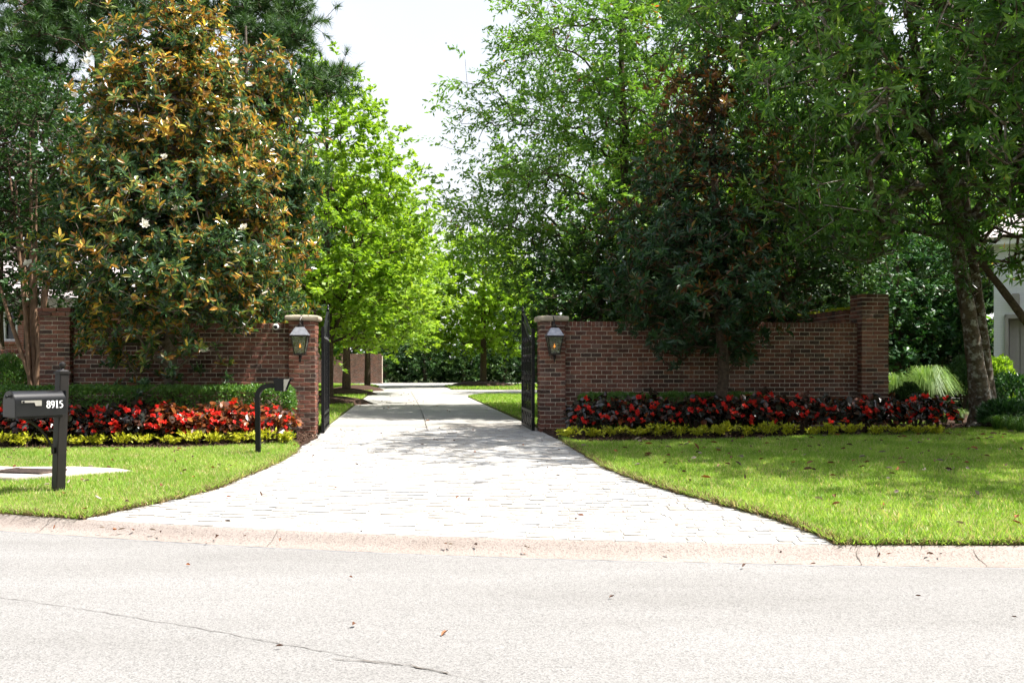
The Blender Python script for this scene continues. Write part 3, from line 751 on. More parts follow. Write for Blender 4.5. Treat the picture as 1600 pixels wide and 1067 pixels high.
# left wall: from its end pier to the gate pier
EL = atd(85, 18.0); ELc = off(EL, A_L, 0, 0.27)
brick_pier("wall_pier", "short brick end pier with corbelled top behind the mailbox post", (ELc[0], ELc[1], G(*EL)), A_L, 0.54, 2.33, 5, corbel=2, limit=160, hidden=("back", "left", "right"), group="wall end piers")
wl_len = math.hypot(PLc[0] - ELc[0], PLc[1] - ELc[1]) - 0.27 - 0.25 - 0.01
WL0 = off(ELc, math.atan2(PLc[1] - ELc[1], PLc[0] - ELc[0]), 0.275, -0.13)
aL = math.atan2(PLc[1] - ELc[1], PLc[0] - ELc[0])
brick_wall("brick_wall", "long brick garden wall left of the gate behind the left magnolia", (WL0[0], WL0[1], zl), aL, wl_len, 2.06, seed=6, hide=lambda s: (1e7 if s[2] < 0.85 else -s[0] if s[2] < 1.9 else -s[0] - 0.2), limit=300, group="garden walls")
ER = atd(1368, 19.75); ERc = off(ER, A_R, 0, 0.28)
brick_pier("wall_pier", "tall brick end pier of the right garden wall in shade", (ERc[0], ERc[1], zr), A_R, 0.56, 2.70, 8, limit=220, hidden=("back", "right"), group="wall end piers")
aR = math.atan2(ERc[1] - PRc[1], ERc[0] - PRc[0]); WR0 = off(PRc, aR, 0.255, -0.10)
wr_len = math.hypot(PRc[0] - ERc[0], PRc[1] - ERc[1]) - 0.255 - 0.285
brick_wall("brick_wall", "long shaded brick garden wall right of the gate behind the red begonias", (WR0[0], WR0[1], zr), aR, wr_len, 2.13, seed=9, hide=lambda s: (1e7 if s[2] < 0.7 else 0), limit=300, group="garden walls")
# return wall running back from the tall end pier, with moss along its top
RW = off(ERc, A_R, -0.12, 0.30)
rw = brick_wall("brick_wall", "mossy return wall running back from the tall end pier", (RW[0], RW[1], zr), A_R + math.pi / 2, 7.0, 2.42, seed=10, limit=0, group="garden walls")
rgm = np.random.default_rng(3); n_ = 1800
pos = np.column_stack([rgm.random(n_) * 6.9, 0.02 + rgm.random(n_) * 0.2, 2.425 + 0.02 * rgm.random(n_)])
keep = np.sin(pos[:, 0] * 3.1) + np.sin(pos[:, 0] * 7.7) * .6 > -0.2; pos = pos[keep]; n_ = len(pos)
mo = link("moss", leafmesh("moss", pos, rgm.normal(0, 1, (n_, 3)), rgm.normal(0, .4, (n_, 3)) + [0, 0, 1], 0.05 + .03 * rgm.random(n_), 0.03 + .02 * rgm.random(n_), M['gold'], rgm.random(n_) * .4, "oval"), rw)
mo["kind"] = "stuff"
# low wall past the left end pier and the wall at the far end of the drive
LW = atd(-120, 21.5)
brick_wall("low_brick_wall", "low brick garden wall below the left house window", (LW[0], LW[1], 0.28), R(2), 3.2, 1.62, seed=12, limit=60, hide=lambda s: 0 if s[0] > 1.4 else 1e7)
FW = atd(476, 80); brick_wall("far_brick_wall", "distant brick wall at the end of the driveway under the trees", (FW[0], FW[1], 0.28), R(-4), 6.3, 2.35, thick=0.26, seed=13, limit=0)

# ------------------------------------------------------------------ iron gate leaves
def spiral(c, r0, turns, a0, sgn, n_=26):
    return [(c[0] + r0 * (1 - t * .82) * math.cos(a0 + sgn * t * turns * 2 * math.pi), c[1] + r0 * (1 - t * .82) * math.sin(a0 + sgn * t * turns * 2 * math.pi)) for t in np.linspace(0, 1, n_)]
def gate_leaf(label, hinge, ang, z0, flip):
    """local x runs from the hinge stile to the meeting stile; swings back along the drive."""
    g = empty("gate", (hinge[0], hinge[1], z0), ang, label, "gate", "iron driveway gate leaves")
    W, H0, H1 = 2.15, 1.98, 2.43
    top = lambda x: H0 + (H1 - H0) * (0.5 - 0.5 * math.cos(math.pi * min(1, max(0, (x / W) ** 1.25))))
    MB().box((0.0, 0, 0.06 + (H0 + .02) / 2), (0.06, 0.06, H0 + .02)).build("hinge_stile", M['iron'], g, bevel=0.004)
    MB().box((W, 0, 0.06 + H1 / 2), (0.06, 0.06, H1)).build("meeting_stile", M['iron'], g, bevel=0.004)
    MB().lathe([(0.0, 0), (0.03, .005), (0.034, .03), (0.018, .055), (0.03, .08), (0.022, .105), (0.004, .12)], (W, 0, 0.06 + H1), 10).build("finial", M['iron'], g, smooth=True)
    MB().tube([(x, 0, top(x) + 0.02) for x in np.linspace(0.03, W - 0.03, 22)], 0.022, 4, square=True).build("top_rail", M['iron'], g)
    MB().tube([(x, 0, top(x) - 0.16) for x in np.linspace(0.03, W - 0.03, 22)], 0.014, 4, square=True).build("upper_rail", M['iron'], g)
    for z in (0.09, 0.42):
        MB().box((W / 2, 0, z), (W - 0.06, 0.05, 0.05)).build("bottom_rail", M['iron'], g, bevel=0.003)
    MB().box((W / 2, 0, 0.255), (W - 0.06, 0.012, 0.28)).build("kick_panel", M['iron'], g)
    for i in range(6):
        x = (i + .5) * (W - .06) / 6 + .03
        for s in (-1, 1): MB().box((x, s * 0.016, 0.255), (0.15, 0.02, 0.15)).build("panel_boss", M['iron'], g, bevel=0.006)
        if i: MB().box((x - (W - .06) / 12, 0, .255), (0.03, 0.04, 0.28)).build("panel_stile", M['iron'], g)
    nb = 12
    for i in range(1, nb):
        x = W * i / nb
        MB().tube([(x, 0, 0.44), (x, 0, top(x) - 0.165)], 0.009, 6).build("bar", M['iron'], g)
    for i in range(4):
        cx = W * (i * 3 + 1.5) / 12
        for (cz, sc, fl) in ((0.72, 0.17, 1), (1.12, 0.15, -1), (1.50, 0.13, 1)):
            mbs = MB()
            for s in (-1, 1):
                mbs.tube([(cx + s * (p[0]), 0.012, cz + p[1] * fl) for p in spiral((0.10, 0), 0.10 * sc / .15, 1.6, -math.pi / 2, 1)], 0.009, 5)
                mbs.tube([(cx + s * (p[0]), 0.012, cz + .17 * fl + p[1] * fl) for p in spiral((0.06, 0), 0.065, 1.3, -math.pi / 2, 1)], 0.008, 5)
            mbs.build("scroll", M['iron'], g, smooth=True)
        MB().lathe([(0.0, 0), (.03, .02), (.045, .06), (.02, .1), (0.002, .14)], (cx, 0.0, 1.80), 8).build("rosette", M['iron'], g, smooth=True)
    for z in (0.35, 1.7): MB().lathe([(0.028, -.05), (0.03, 0), (0.028, .05)], (-0.05, 0, z), 10).build("hinge", M['iron'], g, smooth=True)
    return g
hl = off(PLc, A_L, 0.34, 0.12); hr = off(PRc, A_R, -0.34, 0.12)
def ang_to(p, px, d): q = atd(px, d); return math.atan2(q[1] - p[1], q[0] - p[0])
gate_leaf("left leaf of the black scrolled iron driveway gate standing open", hl, ang_to(hl, 512.5, hl[1] + 2.15), G(*hl) - 0.06, 1)
gate_leaf("right leaf of the black scrolled iron driveway gate standing open", hr, ang_to(hr, 817, hr[1] + 2.15), G(*hr) - 0.06, -1)

# ------------------------------------------------------------------ gas lanterns
def lantern(label, pier, ang, base_z, z):
    """hangs on the pier's front face; z = height of its glass bottom above the pier base"""
    p = off(pier, ang, 0.0, -SIDE / 2 - 0.225)
    L = empty("gas_lantern", (p[0], p[1], base_z + z), ang, label, "lantern", "gas lanterns on the gate piers")
    tw, bw, gh = 0.145, 0.088, 0.315
    for sx_, sy_ in ((-1, -1), (1, -1), (1, 1), (-1, 1)):
        MB().tube([(sx_ * bw, sy_ * bw, 0), (sx_ * tw, sy_ * tw, gh)], 0.010, 4, square=True).build("corner_bar", M['copper'], L)
    for a in range(4):
        ca, sa = math.cos(a * math.pi / 2), math.sin(a * math.pi / 2)
        q = [(-bw, -bw + .004, 0.005), (bw, -bw + .004, 0.005), (tw, -tw + .004, gh - .005), (-tw, -tw + .004, gh - .005)]
        q += [(x, y + 0.004, z_) for x, y, z_ in q]
        q = [(x * ca - y * sa, x * sa + y * ca, z_) for x, y, z_ in q]
        MB().add(q, [(0, 1, 2, 3), (7, 6, 5, 4), (0, 4, 5, 1), (1, 5, 6, 2), (2, 6, 7, 3), (3, 7, 4, 0)]).build("pane", M['glass'], L)
    MB().box((0, 0, -0.012), (bw * 2 + .035, bw * 2 + .035, 0.024)).build("base_plate", M['copper'], L, bevel=.003)
    MB().box((0, 0, gh + 0.01), (tw * 2 + .05, tw * 2 + .05, 0.022)).build("eave", M['copper'], L, bevel=.003)
    rt = 0.075; s2 = math.sqrt(2)
    MB().lathe([((tw + .02) * s2, 0), (rt * s2, 0.145), (0.001, .147)], (0, 0, gh + 0.021), 4, math.pi / 4).build("roof", M['roofmetal'], L)
    MB().lathe([(0.052, 0), (0.05, .035), (0.03, .045), (0.035, .06), (0.012, .075), (0.004, .09)], (0, 0, gh + 0.165), 12).build("chimney", M['copper'], L, smooth=True)
    hook = [(0, 0, gh + .24)] + [(0, 0.05 + 0.05 * math.cos(t) * -1, gh + .27 + 0.055 * math.sin(t)) for t in np.linspace(0, math.pi, 9)]
    hook += [(0, .10, gh + .24), (0, .13, gh + .20), (0, .215, gh + .19)]
    MB().tube(hook, 0.011, 8).build("hook", M['copper'], L, smooth=True)
    MB().tube([(0, 0.09, gh + .30), (0, .12, gh + .36), (0, .17, gh + .39), (0, .215, gh + .36)], 0.010, 8).build("scroll_arm", M['copper'], L, smooth=True)
    MB().box((0, .218, gh + .22), (.06, .012, .36)).build("back_plate", M['copper'], L, bevel=.003)
    MB().lathe([(0.004, -.165), (0.018, -.15), (0.012, -.125), (0.02, -.10), (0.03, -.07), (0.018, -.05), (0.04, -.026)], (0, 0, 0), 12).build("finial", M['copper'], L, smooth=True)
    MB().tube([(0, 0.01, -.06), (0, .08, -.10), (0, .16, -.06), (0, .215, -.04)], 0.010, 8).build("lower_bracket", M['copper'], L, smooth=True)
    MB().lathe([(0.028, 0), (0.022, .02), (0.008, .03), (.007, .08), (.012, .10)], (0, 0, 0.002), 10).build("burner", M['flagmetal'], L, smooth=True)
    fm = MB().lathe([(0.002, 0), (.014, .014), (.017, .032), (.009, .056), (0.001, .085)], (0, 0, 0.105), 10).build("flame", M['flame'], L, smooth=True)
    return L
lantern("gas lantern with grey hipped roof and burning flame on the left gate pier", PLc, A_L, zl, 1.49)
lantern("gas lantern with dark hipped roof and burning flame on the right gate pier", PRc, A_R, zr, 1.50)
# security camera on the left wall
c = off(PLc, aL, -0.25 - 0.24, -0.135); sc_ = empty("security_camera", (c[0], c[1], zl + 1.99), aL, "small white dome security camera high on the left brick wall", "camera")
def ylathe(prof, c, n_=20):
    m_ = MB().lathe(prof, (0, 0, 0), n_); m_.v = [(c[0] + x, c[1] - z, c[2] + y) for x, y, z in m_.v]; return m_
ylathe([(0.058, 0), (0.058, .03), (.05, .045), (.036, .052)], (0, 0, 0)).build("housing", M['whiteplastic'], sc_, smooth=True)
ylathe([(0.034, .045), (0.032, .062), (.02, .078), (.004, .084)], (0.002, 0, -0.002)).build("dome", M['blackglass'], sc_, smooth=True)

# ------------------------------------------------------------------ mailbox
mp = at(91, 770); MZ = G(*mp) + 0.03
mbx = empty("mailbox", (mp[0], mp[1], MZ), R(235), "black arched mailbox numbered 8915 on a square post with ball finial", "mailbox")
TL = 0.030                                                  # the post leans slightly
def lean(v): return [(x - TL * z * 0.7, y + TL * z * 0.75, z) for x, y, z in v]
def lbuild(m_, *a, **k): m_.v = lean(m_.v); return m_.build(*a, **k)
post = lbuild(MB().box((0, 0, 0.60), (0.105, 0.105, 1.30)), "post", M['postpaint'], mbx, bevel=0.006)
lbuild(MB().box((0, 0, 1.262), (0.128, 0.128, 0.026)).box((0, 0, 1.284), (0.112, 0.112, 0.02), 0, 0.55), "post_cap", M['postpaint'], mbx, bevel=0.004)
lbuild(MB().lathe([(0.03, 0), (0.02, .012), (0.016, .022), (.03, .035), (.036, .055), (.03, .078), (.014, .09), (.002, .093)], (0, 0, 1.288), 14), "finial", M['postpaint'], mbx, smooth=True)
BLn, BWd, SH = 0.515, 0.225, 0.15
X0 = 0.045; ZB = 0.815
arch = [(-BWd / 2, 0), (BWd / 2, 0), (BWd / 2, SH)] + [(BWd / 2 * math.cos(t), SH + BWd / 2 * math.sin(t)) for t in np.linspace(0.15, math.pi - .15, 15)] + [(-BWd / 2, SH)]
def xtr(poly, x0, x1, yo=0.0):
    n_ = len(poly); P = [(x0, y + yo, ZB + z) for y, z in poly] + [(x1, y + yo, ZB + z) for y, z in poly]
    return MB().add(P, [tuple(range(n_)), tuple(range(2 * n_ - 1, n_ - 1, -1))] + [(i, i + n_, (i + 1) % n_ + n_, (i + 1) % n_) for i in range(n_)])
YO = 0.06
xtr(arch, X0 - 0.03, X0 + BLn, YO).build("box", M['mailblack'], mbx, smooth=True)
big = [((y) * 1.05, z * 1.03 - 0.006) for y, z in arch]
door = xtr(big, X0 + BLn - 0.012, X0 + BLn + 0.012, YO).build("door", M['mailblack'], mbx, smooth=True, bevel=0.003)
kb = MB().lathe([(0.008, 0), (0.008, .018), (.018, .024), (.018, .034), (.006, .04)], (0, 0, 0), 12)
kb.v = [(X0 + BLn + 0.01 + z, YO + x, ZB + SH + 0.055 + y) for x, y, z in kb.v]; kb.build("handle", M['iron'], door, smooth=True)
MB().box((X0 - 0.034, YO, ZB + 0.13), (0.012, BWd * .96, 0.26)).build("back_plate", M['mailblack'], mbx, bevel=0.003)
MB().box((X0 + BLn / 2 - .02, YO, ZB - 0.014), (BLn - .02, BWd * .8, 0.022)).build("tray", M['postpaint'], mbx)
sY = YO + BWd / 2
fx = X0 + BLn - 0.075
fl = MB().add([(fx + dx, sY + dy, ZB + 0.15 + dz) for dy in (0.006, 0.010) for dx, dz in ((0.02, -.010), (0.02, .012), (-.195, .012), (-.195, -.045), (-.130, -.045), (-.118, -.010))], [tuple(range(6)), tuple(range(11, 5, -1))] + [(i, (i + 1) % 6, (i + 1) % 6 + 6, i + 6) for i in range(6)])
flo = fl.build("flag", M['flagmetal'], mbx)
kb = MB().lathe([(0.011, 0), (0.011, .012), (.006, .016)], (0, 0, 0), 10); kb.v = [(fx + x, sY + 0.005 + z, ZB + 0.15 + y) for x, y, z in kb.v]; kb.build("pivot", M['iron'], flo, smooth=True)
# scrolled bracket under the box
cv = [(0.05 * (1 - t) ** 2 + 2 * .17 * t * (1 - t) + .43 * t * t, 0.03 * t, .42 * (1 - t) ** 2 + 2 * .70 * t * (1 - t) + .80 * t * t) for t in np.linspace(0, 1, 14)]
MB().tube(cv, 0.014, 8).build("bracket", M['postpaint'], mbx, smooth=True)
mbk = MB().lathe([(0.018, -.03), (0.02, 0), (.018, .03)], (0.06, 0, 0.43), 10); mbk.build("bracket_foot", M['postpaint'], mbx, smooth=True)
# the digits 8 9 1 5 in a bold seriffed face
def stroke(pts, thin, thick):
    P = [Vector((p[0], p[1])) for p in pts]; out = []
    for i, p in enumerate(P):
        t = P[min(i + 1, len(P) - 1)] - P[max(i - 1, 0)]; t.normalize(); w = thin + (thick - thin) * abs(t.y) ** 1.3; n2 = Vector((-t.y, t.x)) * w / 2; out.append((p + n2, p - n2))
    return out
def ell(cx, cy, rx, ry, a0, a1, n_=22): return [(cx + rx * math.cos(a), cy + ry * math.sin(a)) for a in np.linspace(a0, a1, n_)]
tau = 2 * math.pi
DIG = {'8': [ell(.3, .75, .175, .20, 0, tau), ell(.3, .27, .215, .235, 0, tau)],
       '9': [ell(.3, .67, .20, .28, 0, tau), ell(.14, .67, .37, .66, 0, -1.35)],
       '1': [[(.3, 0), (.3, 1)], [(.13, .03), (.47, .03)], [(.12, .84), (.28, .97)]],
       '5': [[(.14, .93), (.5, .93)], [(.15, .95), (.12, .55)], ell(.24, .31, .25, .28, 2.1, -2.3), ]}
def digit(ch, x0, z0, h):
    m_ = MB()
    for st_ in DIG[ch]:
        pr = stroke(st_, 0.09, 0.19); n_ = len(pr); V_ = []
        for dy in (0.0025, 0.005):
            for a, b_ in pr:
                for q in (a, b_): V_.append((x0 - q.x * h * 0.95, sY + dy, z0 + q.y * h))
        Fq = []
        for i in range(n_ - 1):
            a, b_, c_, d_ = 2 * i, 2 * i + 1, 2 * i + 3, 2 * i + 2; o2 = 2 * n_
            Fq += [(a + o2, b_ + o2, c_ + o2, d_ + o2), (a, a + o2, d_ + o2, d_), (b_, c_, c_ + o2, b_ + o2)]
        m_.add(V_, Fq)
    m_.build("digit", M['white'], mbx)
for i, ch in enumerate("8915"): digit(ch, X0 + 0.190 - i * 0.047, ZB + 0.078, 0.078)

# ------------------------------------------------------------------ gate keypad on gooseneck post
kp = at(403, 712); KZ = G(*kp) + 0.03
kpo = empty("gate_keypad", (kp[0], kp[1], KZ), 0, "black gooseneck gate keypad post at the edge of the left lawn", "keypad")
pts = [(0.005, 0, -0.05), (0, 0, 0.2), (-.005, 0, 0.62), (-.01, 0, .80)] + [(-.01 + .17 * (1 - math.cos(t)), 0, .80 + .17 * math.sin(t)) for t in np.linspace(0.15, math.pi / 2, 8)] + [(0.27, 0, .972)]
MB().tube(pts, 0.034, 4, square=True).build("gooseneck_post", M['keypad'], kpo, bevel=0.006)
MB().add([(0.25, -.075, .90), (0.385, -.075, .885), (0.375, -.075, 1.075), (0.235, -.075, 1.075), (0.25, .075, .90), (0.385, .075, .885), (0.375, .075, 1.075), (0.235, .075, 1.075)],
         [(0, 1, 2, 3), (7, 6, 5, 4), (0, 4, 5, 1), (1, 5, 6, 2), (2, 6, 7, 3), (3, 7, 4, 0)]).build("housing", M['keypad'], kpo, bevel=0.006)
MB().box((0.43, 0, 1.070), (0.11, 0.15, 0.010)).build("hood", M['keypad'], kpo)
for s in (-1, 1):
    MB().add([(0.385, s * .075, 1.066), (.47, s * .075, 1.066), (.455, s * .075, 1.04), (0.40, s * .075, .90), (0.385, s * .075, .89)] + [(0.385, s * .07, 1.066), (.47, s * .07, 1.066), (.455, s * .07, 1.04), (0.40, s * .07, .90), (0.385, s * .07, .89)],
             [(0, 1, 2, 3, 4), (9, 8, 7, 6, 5)] + [(i, (i + 1) % 5, (i + 1) % 5 + 5, i + 5) for i in range(5)]).build("hood_side", M['flagmetal'] if s < 0 else M['keypad'], kpo)
fp = MB().box((0.386, 0, .98), (0.010, .13, .16)).build("face_plate", M['flagmetal'], kpo)
for i in range(4):
    for j in range(3): MB().box((0.394, -.03 + .03 * j, .935 + .028 * i), (.008, .02, .018)).build("button", M['keypad'], fp)
# short black path light stub
bp = at(462, 690); bo = empty("path_light", (bp[0], bp[1], G(*bp) + .02), 0, "short black path light stub at the foot of the left gate pier bed", "light")
st = MB().lathe([(0.024, -.05), (.024, .20)], (0, 0, 0), 12); st.v = [(x - .06 * z, y, z) for x, y, z in st.v]; st.build("stem", M['keypad'], bo, smooth=True)
st = MB().lathe([(0.032, .20), (.034, .212), (.03, .226), (.01, .23)], (0, 0, 0), 12); st.v = [(x - .06 * z, y, z) for x, y, z in st.v]; st.build("cap", M['keypad'], bo, smooth=True)

# ------------------------------------------------------------------ storm drain
dc = at(45, 745)
dro = empty("storm_drain", (dc[0], dc[1], G(*dc)), R(-14), "pale concrete storm drain slab with rusty grate beside the mailbox", "drain")
poly = DRAIN_LOCAL
n_ = len(poly); MB().add([(x, y, 0.062) for x, y in poly] + [(x, y, -.1) for x, y in poly], [tuple(range(n_)), tuple(range(2 * n_ - 1, n_ - 1, -1))] + [(i, i + n_, (i + 1) % n_ + n_, (i + 1) % n_) for i in range(n_)]).build("slab", M['slab'], dro, bevel=0.012)
MB().box((0.0, 0.0, 0.064), (0.66, 0.46, 0.006)).build("opening", M['dark'], dro)  # black plate on the uncut slab, painted shade for the hole under the grate
for i in range(5): MB().box((0, -.18 + i * .09, 0.076), (0.66, 0.038, 0.016)).build("grate_bar", M['rust'], dro)
for s in (-1, 1): MB().box((s * .345, 0, 0.076), (0.03, 0.46, 0.020)).build("grate_rail", M['rust'], dro)

# ------------------------------------------------------------------ houses
hx, hd = atd(-260, 32)[0], 32
H = empty("brick_house", (hx, hd, 0.28), R(0), "red brick house with pale shingle roof behind the left wall", "house")
wx0, wx1 = 0.0, 9.2
wz0, wz1 = atd(5, hd)[0] - hx, atd(27, hd)[0] - hx
wzb, wzt = EYE + (575 - 533) * hd / FPX - .28, EYE + (575 - 481) * hd / FPX - .28
ez = EYE + (575 - 470) * hd / FPX - .28
bm_ = MB()
for (a, b_, c_, d_) in ((wx0, wz0, 0, ez), (wz1, wx1, 0, ez), (wz0, wz1, 0, wzb), (wz0, wz1, wzt, ez)): bm_.box(((a + b_) / 2, 0.15, (c_ + d_) / 2), (b_ - a, 0.3, d_ - c_))
def flat_brick():
    m, n, l, b = new_mat('house_brick')
    tx = n.new("ShaderNodeTexBrick"); tx.inputs["Scale"].default_value = 4.9; tx.inputs["Brick Width"].default_value = 1.0; tx.inputs["Row Height"].default_value = 0.36; tx.inputs["Mortar Size"].default_value = 0.045
    tx.inputs["Color1"].default_value = (0.36, 0.12, 0.075, 1); tx.inputs["Color2"].default_value = (0.27, 0.09, 0.06, 1); tx.inputs["Mortar"].default_value = (0.36, 0.29, 0.23, 1)
    g = n.new("ShaderNodeTexCoord"); mp_ = n.new("ShaderNodeMapping"); mp_.inputs["Rotation"].default_value = (R(-90), 0, 0); l.new(g.outputs["Object"], mp_.inputs[0]); l.new(mp_.outputs[0], tx.inputs[0])
    l.new(tx.outputs[0], b.inputs["Base Color"]); b.inputs["Roughness"].default_value = 0.9; bump(n, l, tx.outputs["Fac"], -0.4, 0.01, b); return m
M['housebrick'] = flat_brick()
bm_.build("wall", M['housebrick'], H)
MB().box((wx1 + .1, 3.5, ez / 2), (0.3, 7.2, ez)).build("side_wall", M['housebrick'], H)
MB().box(((wx0 + wx1) / 2, -0.25, ez - 0.12), (wx1 + .8, 0.5, 0.30)).build("eave", M['trim'], H, bevel=.01)
rf = MB().add([(-.5, -.55, ez + .03), (wx1 + .6, -.55, ez + .03), (wx1 - 2.4, 4, ez + 2.4), (-.5, 4, ez + 2.4), (wx1 + .6, 8, ez + .03), (-.5, 8, ez + .03)], [(0, 1, 2, 3), (1, 4, 2), (3, 2, 4, 5), (0, 3, 5), (0, 5, 4, 1)]).build("roof", M['roof'], H)
for i in range(9):
    t0 = i / 9.0; y0, z0 = -.55 + 4.55 * t0, ez + .035 + 2.37 * t0
    MB().box(((wx1 - 3.0 * t0) / 2, y0 + .02, z0 + .012), (wx1 + 1.0 - 3.0 * t0, .06, .03)).build("shingle_course", M['roof'], rf)
wn_ = MB()
for (a, b_, c_, d_) in ((wz0, wz0 + .07, wzb, wzt), (wz1 - .07, wz1, wzb, wzt), (wz0 + .07, wz1 - .07, wzb, wzb + .07), (wz0 + .07, wz1 - .07, wzt - .07, wzt)): wn_.box(((a + b_) / 2, 0.04, (c_ + d_) / 2), (b_ - a, 0.10, d_ - c_))
wo = wn_.build("window", M['white'], H, bevel=.004)
MB().box(((wz0 + wz1) / 2, .10, (wzb + wzt) / 2), (wz1 - wz0 - .1, .02, wzt - wzb - .1)).build("pane", M['winglass'], wo)
MB().box(((wz0 + wz1) / 2, -.06, wzb - .05), (wz1 - wz0 + .2, .16, .09)).build("sill", M['housebrick'], wo, bevel=.006)

gx, gd = atd(1553, 30)[0], 30
W_ = empty("white_house", (gx, gd, 0.28), R(-29), "white painted brick house with garage opening at the right edge", "house")
def wh_mat():
    m, n, l, b = new_mat('painted_brick')
    tx = n.new("ShaderNodeTexBrick"); tx.inputs["Scale"].default_value = 4.9; tx.inputs["Brick Width"].default_value = 1.0; tx.inputs["Row Height"].default_value = 0.36; tx.inputs["Mortar Size"].default_value = 0.03
    tx.inputs["Color1"].default_value = (0.66, 0.67, 0.68, 1); tx.inputs["Color2"].default_value = (0.62, 0.63, 0.65, 1); tx.inputs["Mortar"].default_value = (0.58, 0.59, 0.61, 1)
    g = n.new("ShaderNodeTexCoord"); mp_ = n.new("ShaderNodeMapping"); mp_.inputs["Rotation"].default_value = (R(-90), 0, 0); l.new(g.outputs["Object"], mp_.inputs[0]); l.new(mp_.outputs[0], tx.inputs[0])
    l.new(tx.outputs[0], b.inputs["Base Color"]); b.inputs["Roughness"].default_value = 0.75; bump(n, l, tx.outputs["Fac"], -0.5, 0.012, b); return m
M['painted'] = wh_mat()
oz = EYE + (575 - 492) * gd / FPX - .28; ox0 = 17 * 0.01735; et = 4.9
mw = MB()
for (a, b_, c_, d_) in ((0, ox0, 0, et), (ox0, ox0 + 2.9, oz, et), (ox0 + 2.9, 6.5, 0, et)): mw.box(((a + b_) / 2, .18, (c_ + d_) / 2), (b_ - a, .36, d_ - c_))
mw.build("wall", M['painted'], W_); MB().box((.15, 4.4, et / 2), (.3, 8, et)).build("side_wall", M['painted'], W_)
MB().box((ox0 / 2 - .01, -.03, .32), (ox0 + .04, .10, .72)).build("plinth", M['painted'], W_, bevel=.01)
for (a, b_, c_, d_) in ((ox0, ox0 + .1, 0, oz), (ox0 + 2.8, ox0 + 2.9, 0, oz)): MB().box(((a + b_) / 2, .12, (c_ + d_) / 2), (b_ - a, .40, d_ - c_)).build("jamb", M['greytrim'], W_, bevel=.006)
MB().box((ox0 + 1.45, .12, oz - .06), (2.9, .40, .12)).build("lintel", M['greytrim'], W_, bevel=.006)
gd_ = MB().box((ox0 + 1.45, .34, oz / 2 - .06), (2.7, .04, oz - .12)).build("garage_door", M['greytrim'], W_)
for i in range(9): MB().box((ox0 + .25 + i * .3, .305, oz / 2 - .06), (.27, .03, oz - .2)).build("plank", M['greytrim'], gd_, bevel=.006)
lx = 34 * 0.01735; lz = EYE + (575 - 471) * gd / FPX - .28
wlmp = MB().box((lx, -.09, lz), (.22, .18, .42)).build("wall_lamp", M['greytrim'], W_, bevel=.02)
MB().box((3.2, -.10, et + .1), (7.0, .5, .22)).build("eave", M['white'], W_, bevel=.01)
rf = MB().add([(-.45, -.45, et + .2), (7, -.45, et + .2), (7, 4.2, et + 2.0), (1.2, 4.2, et + 2.0), (-.45, 8.8, et + .2), (7, 8.8, et + .2)], [(0, 1, 2, 3), (0, 3, 4), (3, 2, 5, 4), (1, 5, 2), (0, 4, 5, 1)]).build("roof", M['roof'], W_)
sheet("paved_court", [(13, 41), (26, 39), (27, 51), (14, 51)], M['concrete'], lift=0.0, step=1.0)
# ------------------------------------------------------------------ trees
def basis(d):
    ref = np.where(np.abs(d[:, 2:3]) < 0.9, np.array([[0, 0, 1.0]]), np.array([[1.0, 0, 0]]))
    a = unit(np.cross(ref, d)); return a, np.cross(d, a)

def tubes(name, A, B, ra, rb_, mat, parent, sides=5):
    """tapered branch pieces from A to B"""
    d = unit(B - A); u, v = basis(d); th = np.arange(sides) / sides * 2 * np.pi
    ring = u[:, None, :] * np.cos(th)[None, :, None] + v[:, None, :] * np.sin(th)[None, :, None]
    V_ = np.concatenate([A[:, None] + ring * ra[:, None, None], B[:, None] + ring * rb_[:, None, None]], 1)
    j = np.arange(sides); q = np.stack([j, (j + 1) % sides, (j + 1) % sides + sides, j + sides], 1)
    F_ = (np.arange(len(A)) * 2 * sides)[:, None, None] + q[None]
    return link(name, np_mesh(name, V_.reshape(-1, 3), F_.reshape(-1, 4), mat, smooth=True), parent)

def trunk_mesh(name, paths, mat, parent, n_=12, flare=1.0, rough=0.05, seed=0):
    r_ = random.Random(seed); m_ = MB()
    for pts, rad in paths:
        # resample with a smooth curve and some lumpiness
        P = np.array(pts, float); s_ = np.linspace(0, len(P) - 1, max(6, len(P) * 4)); idx = np.arange(len(P))
        Q = np.column_stack([np.interp(s_, idx, P[:, k_]) for k_ in range(3)]); Rr = np.interp(s_, idx, rad)
        for _ in range(2): Q[1:-1] = (Q[:-2] + 2 * Q[1:-1] + Q[2:]) / 4
        Rr = [float(x) * (1 + r_.uniform(-rough, rough)) for x in Rr]
        m_.tube([tuple(q) for q in Q], Rr, n_)
    return m_.build(name, mat, parent, smooth=True)

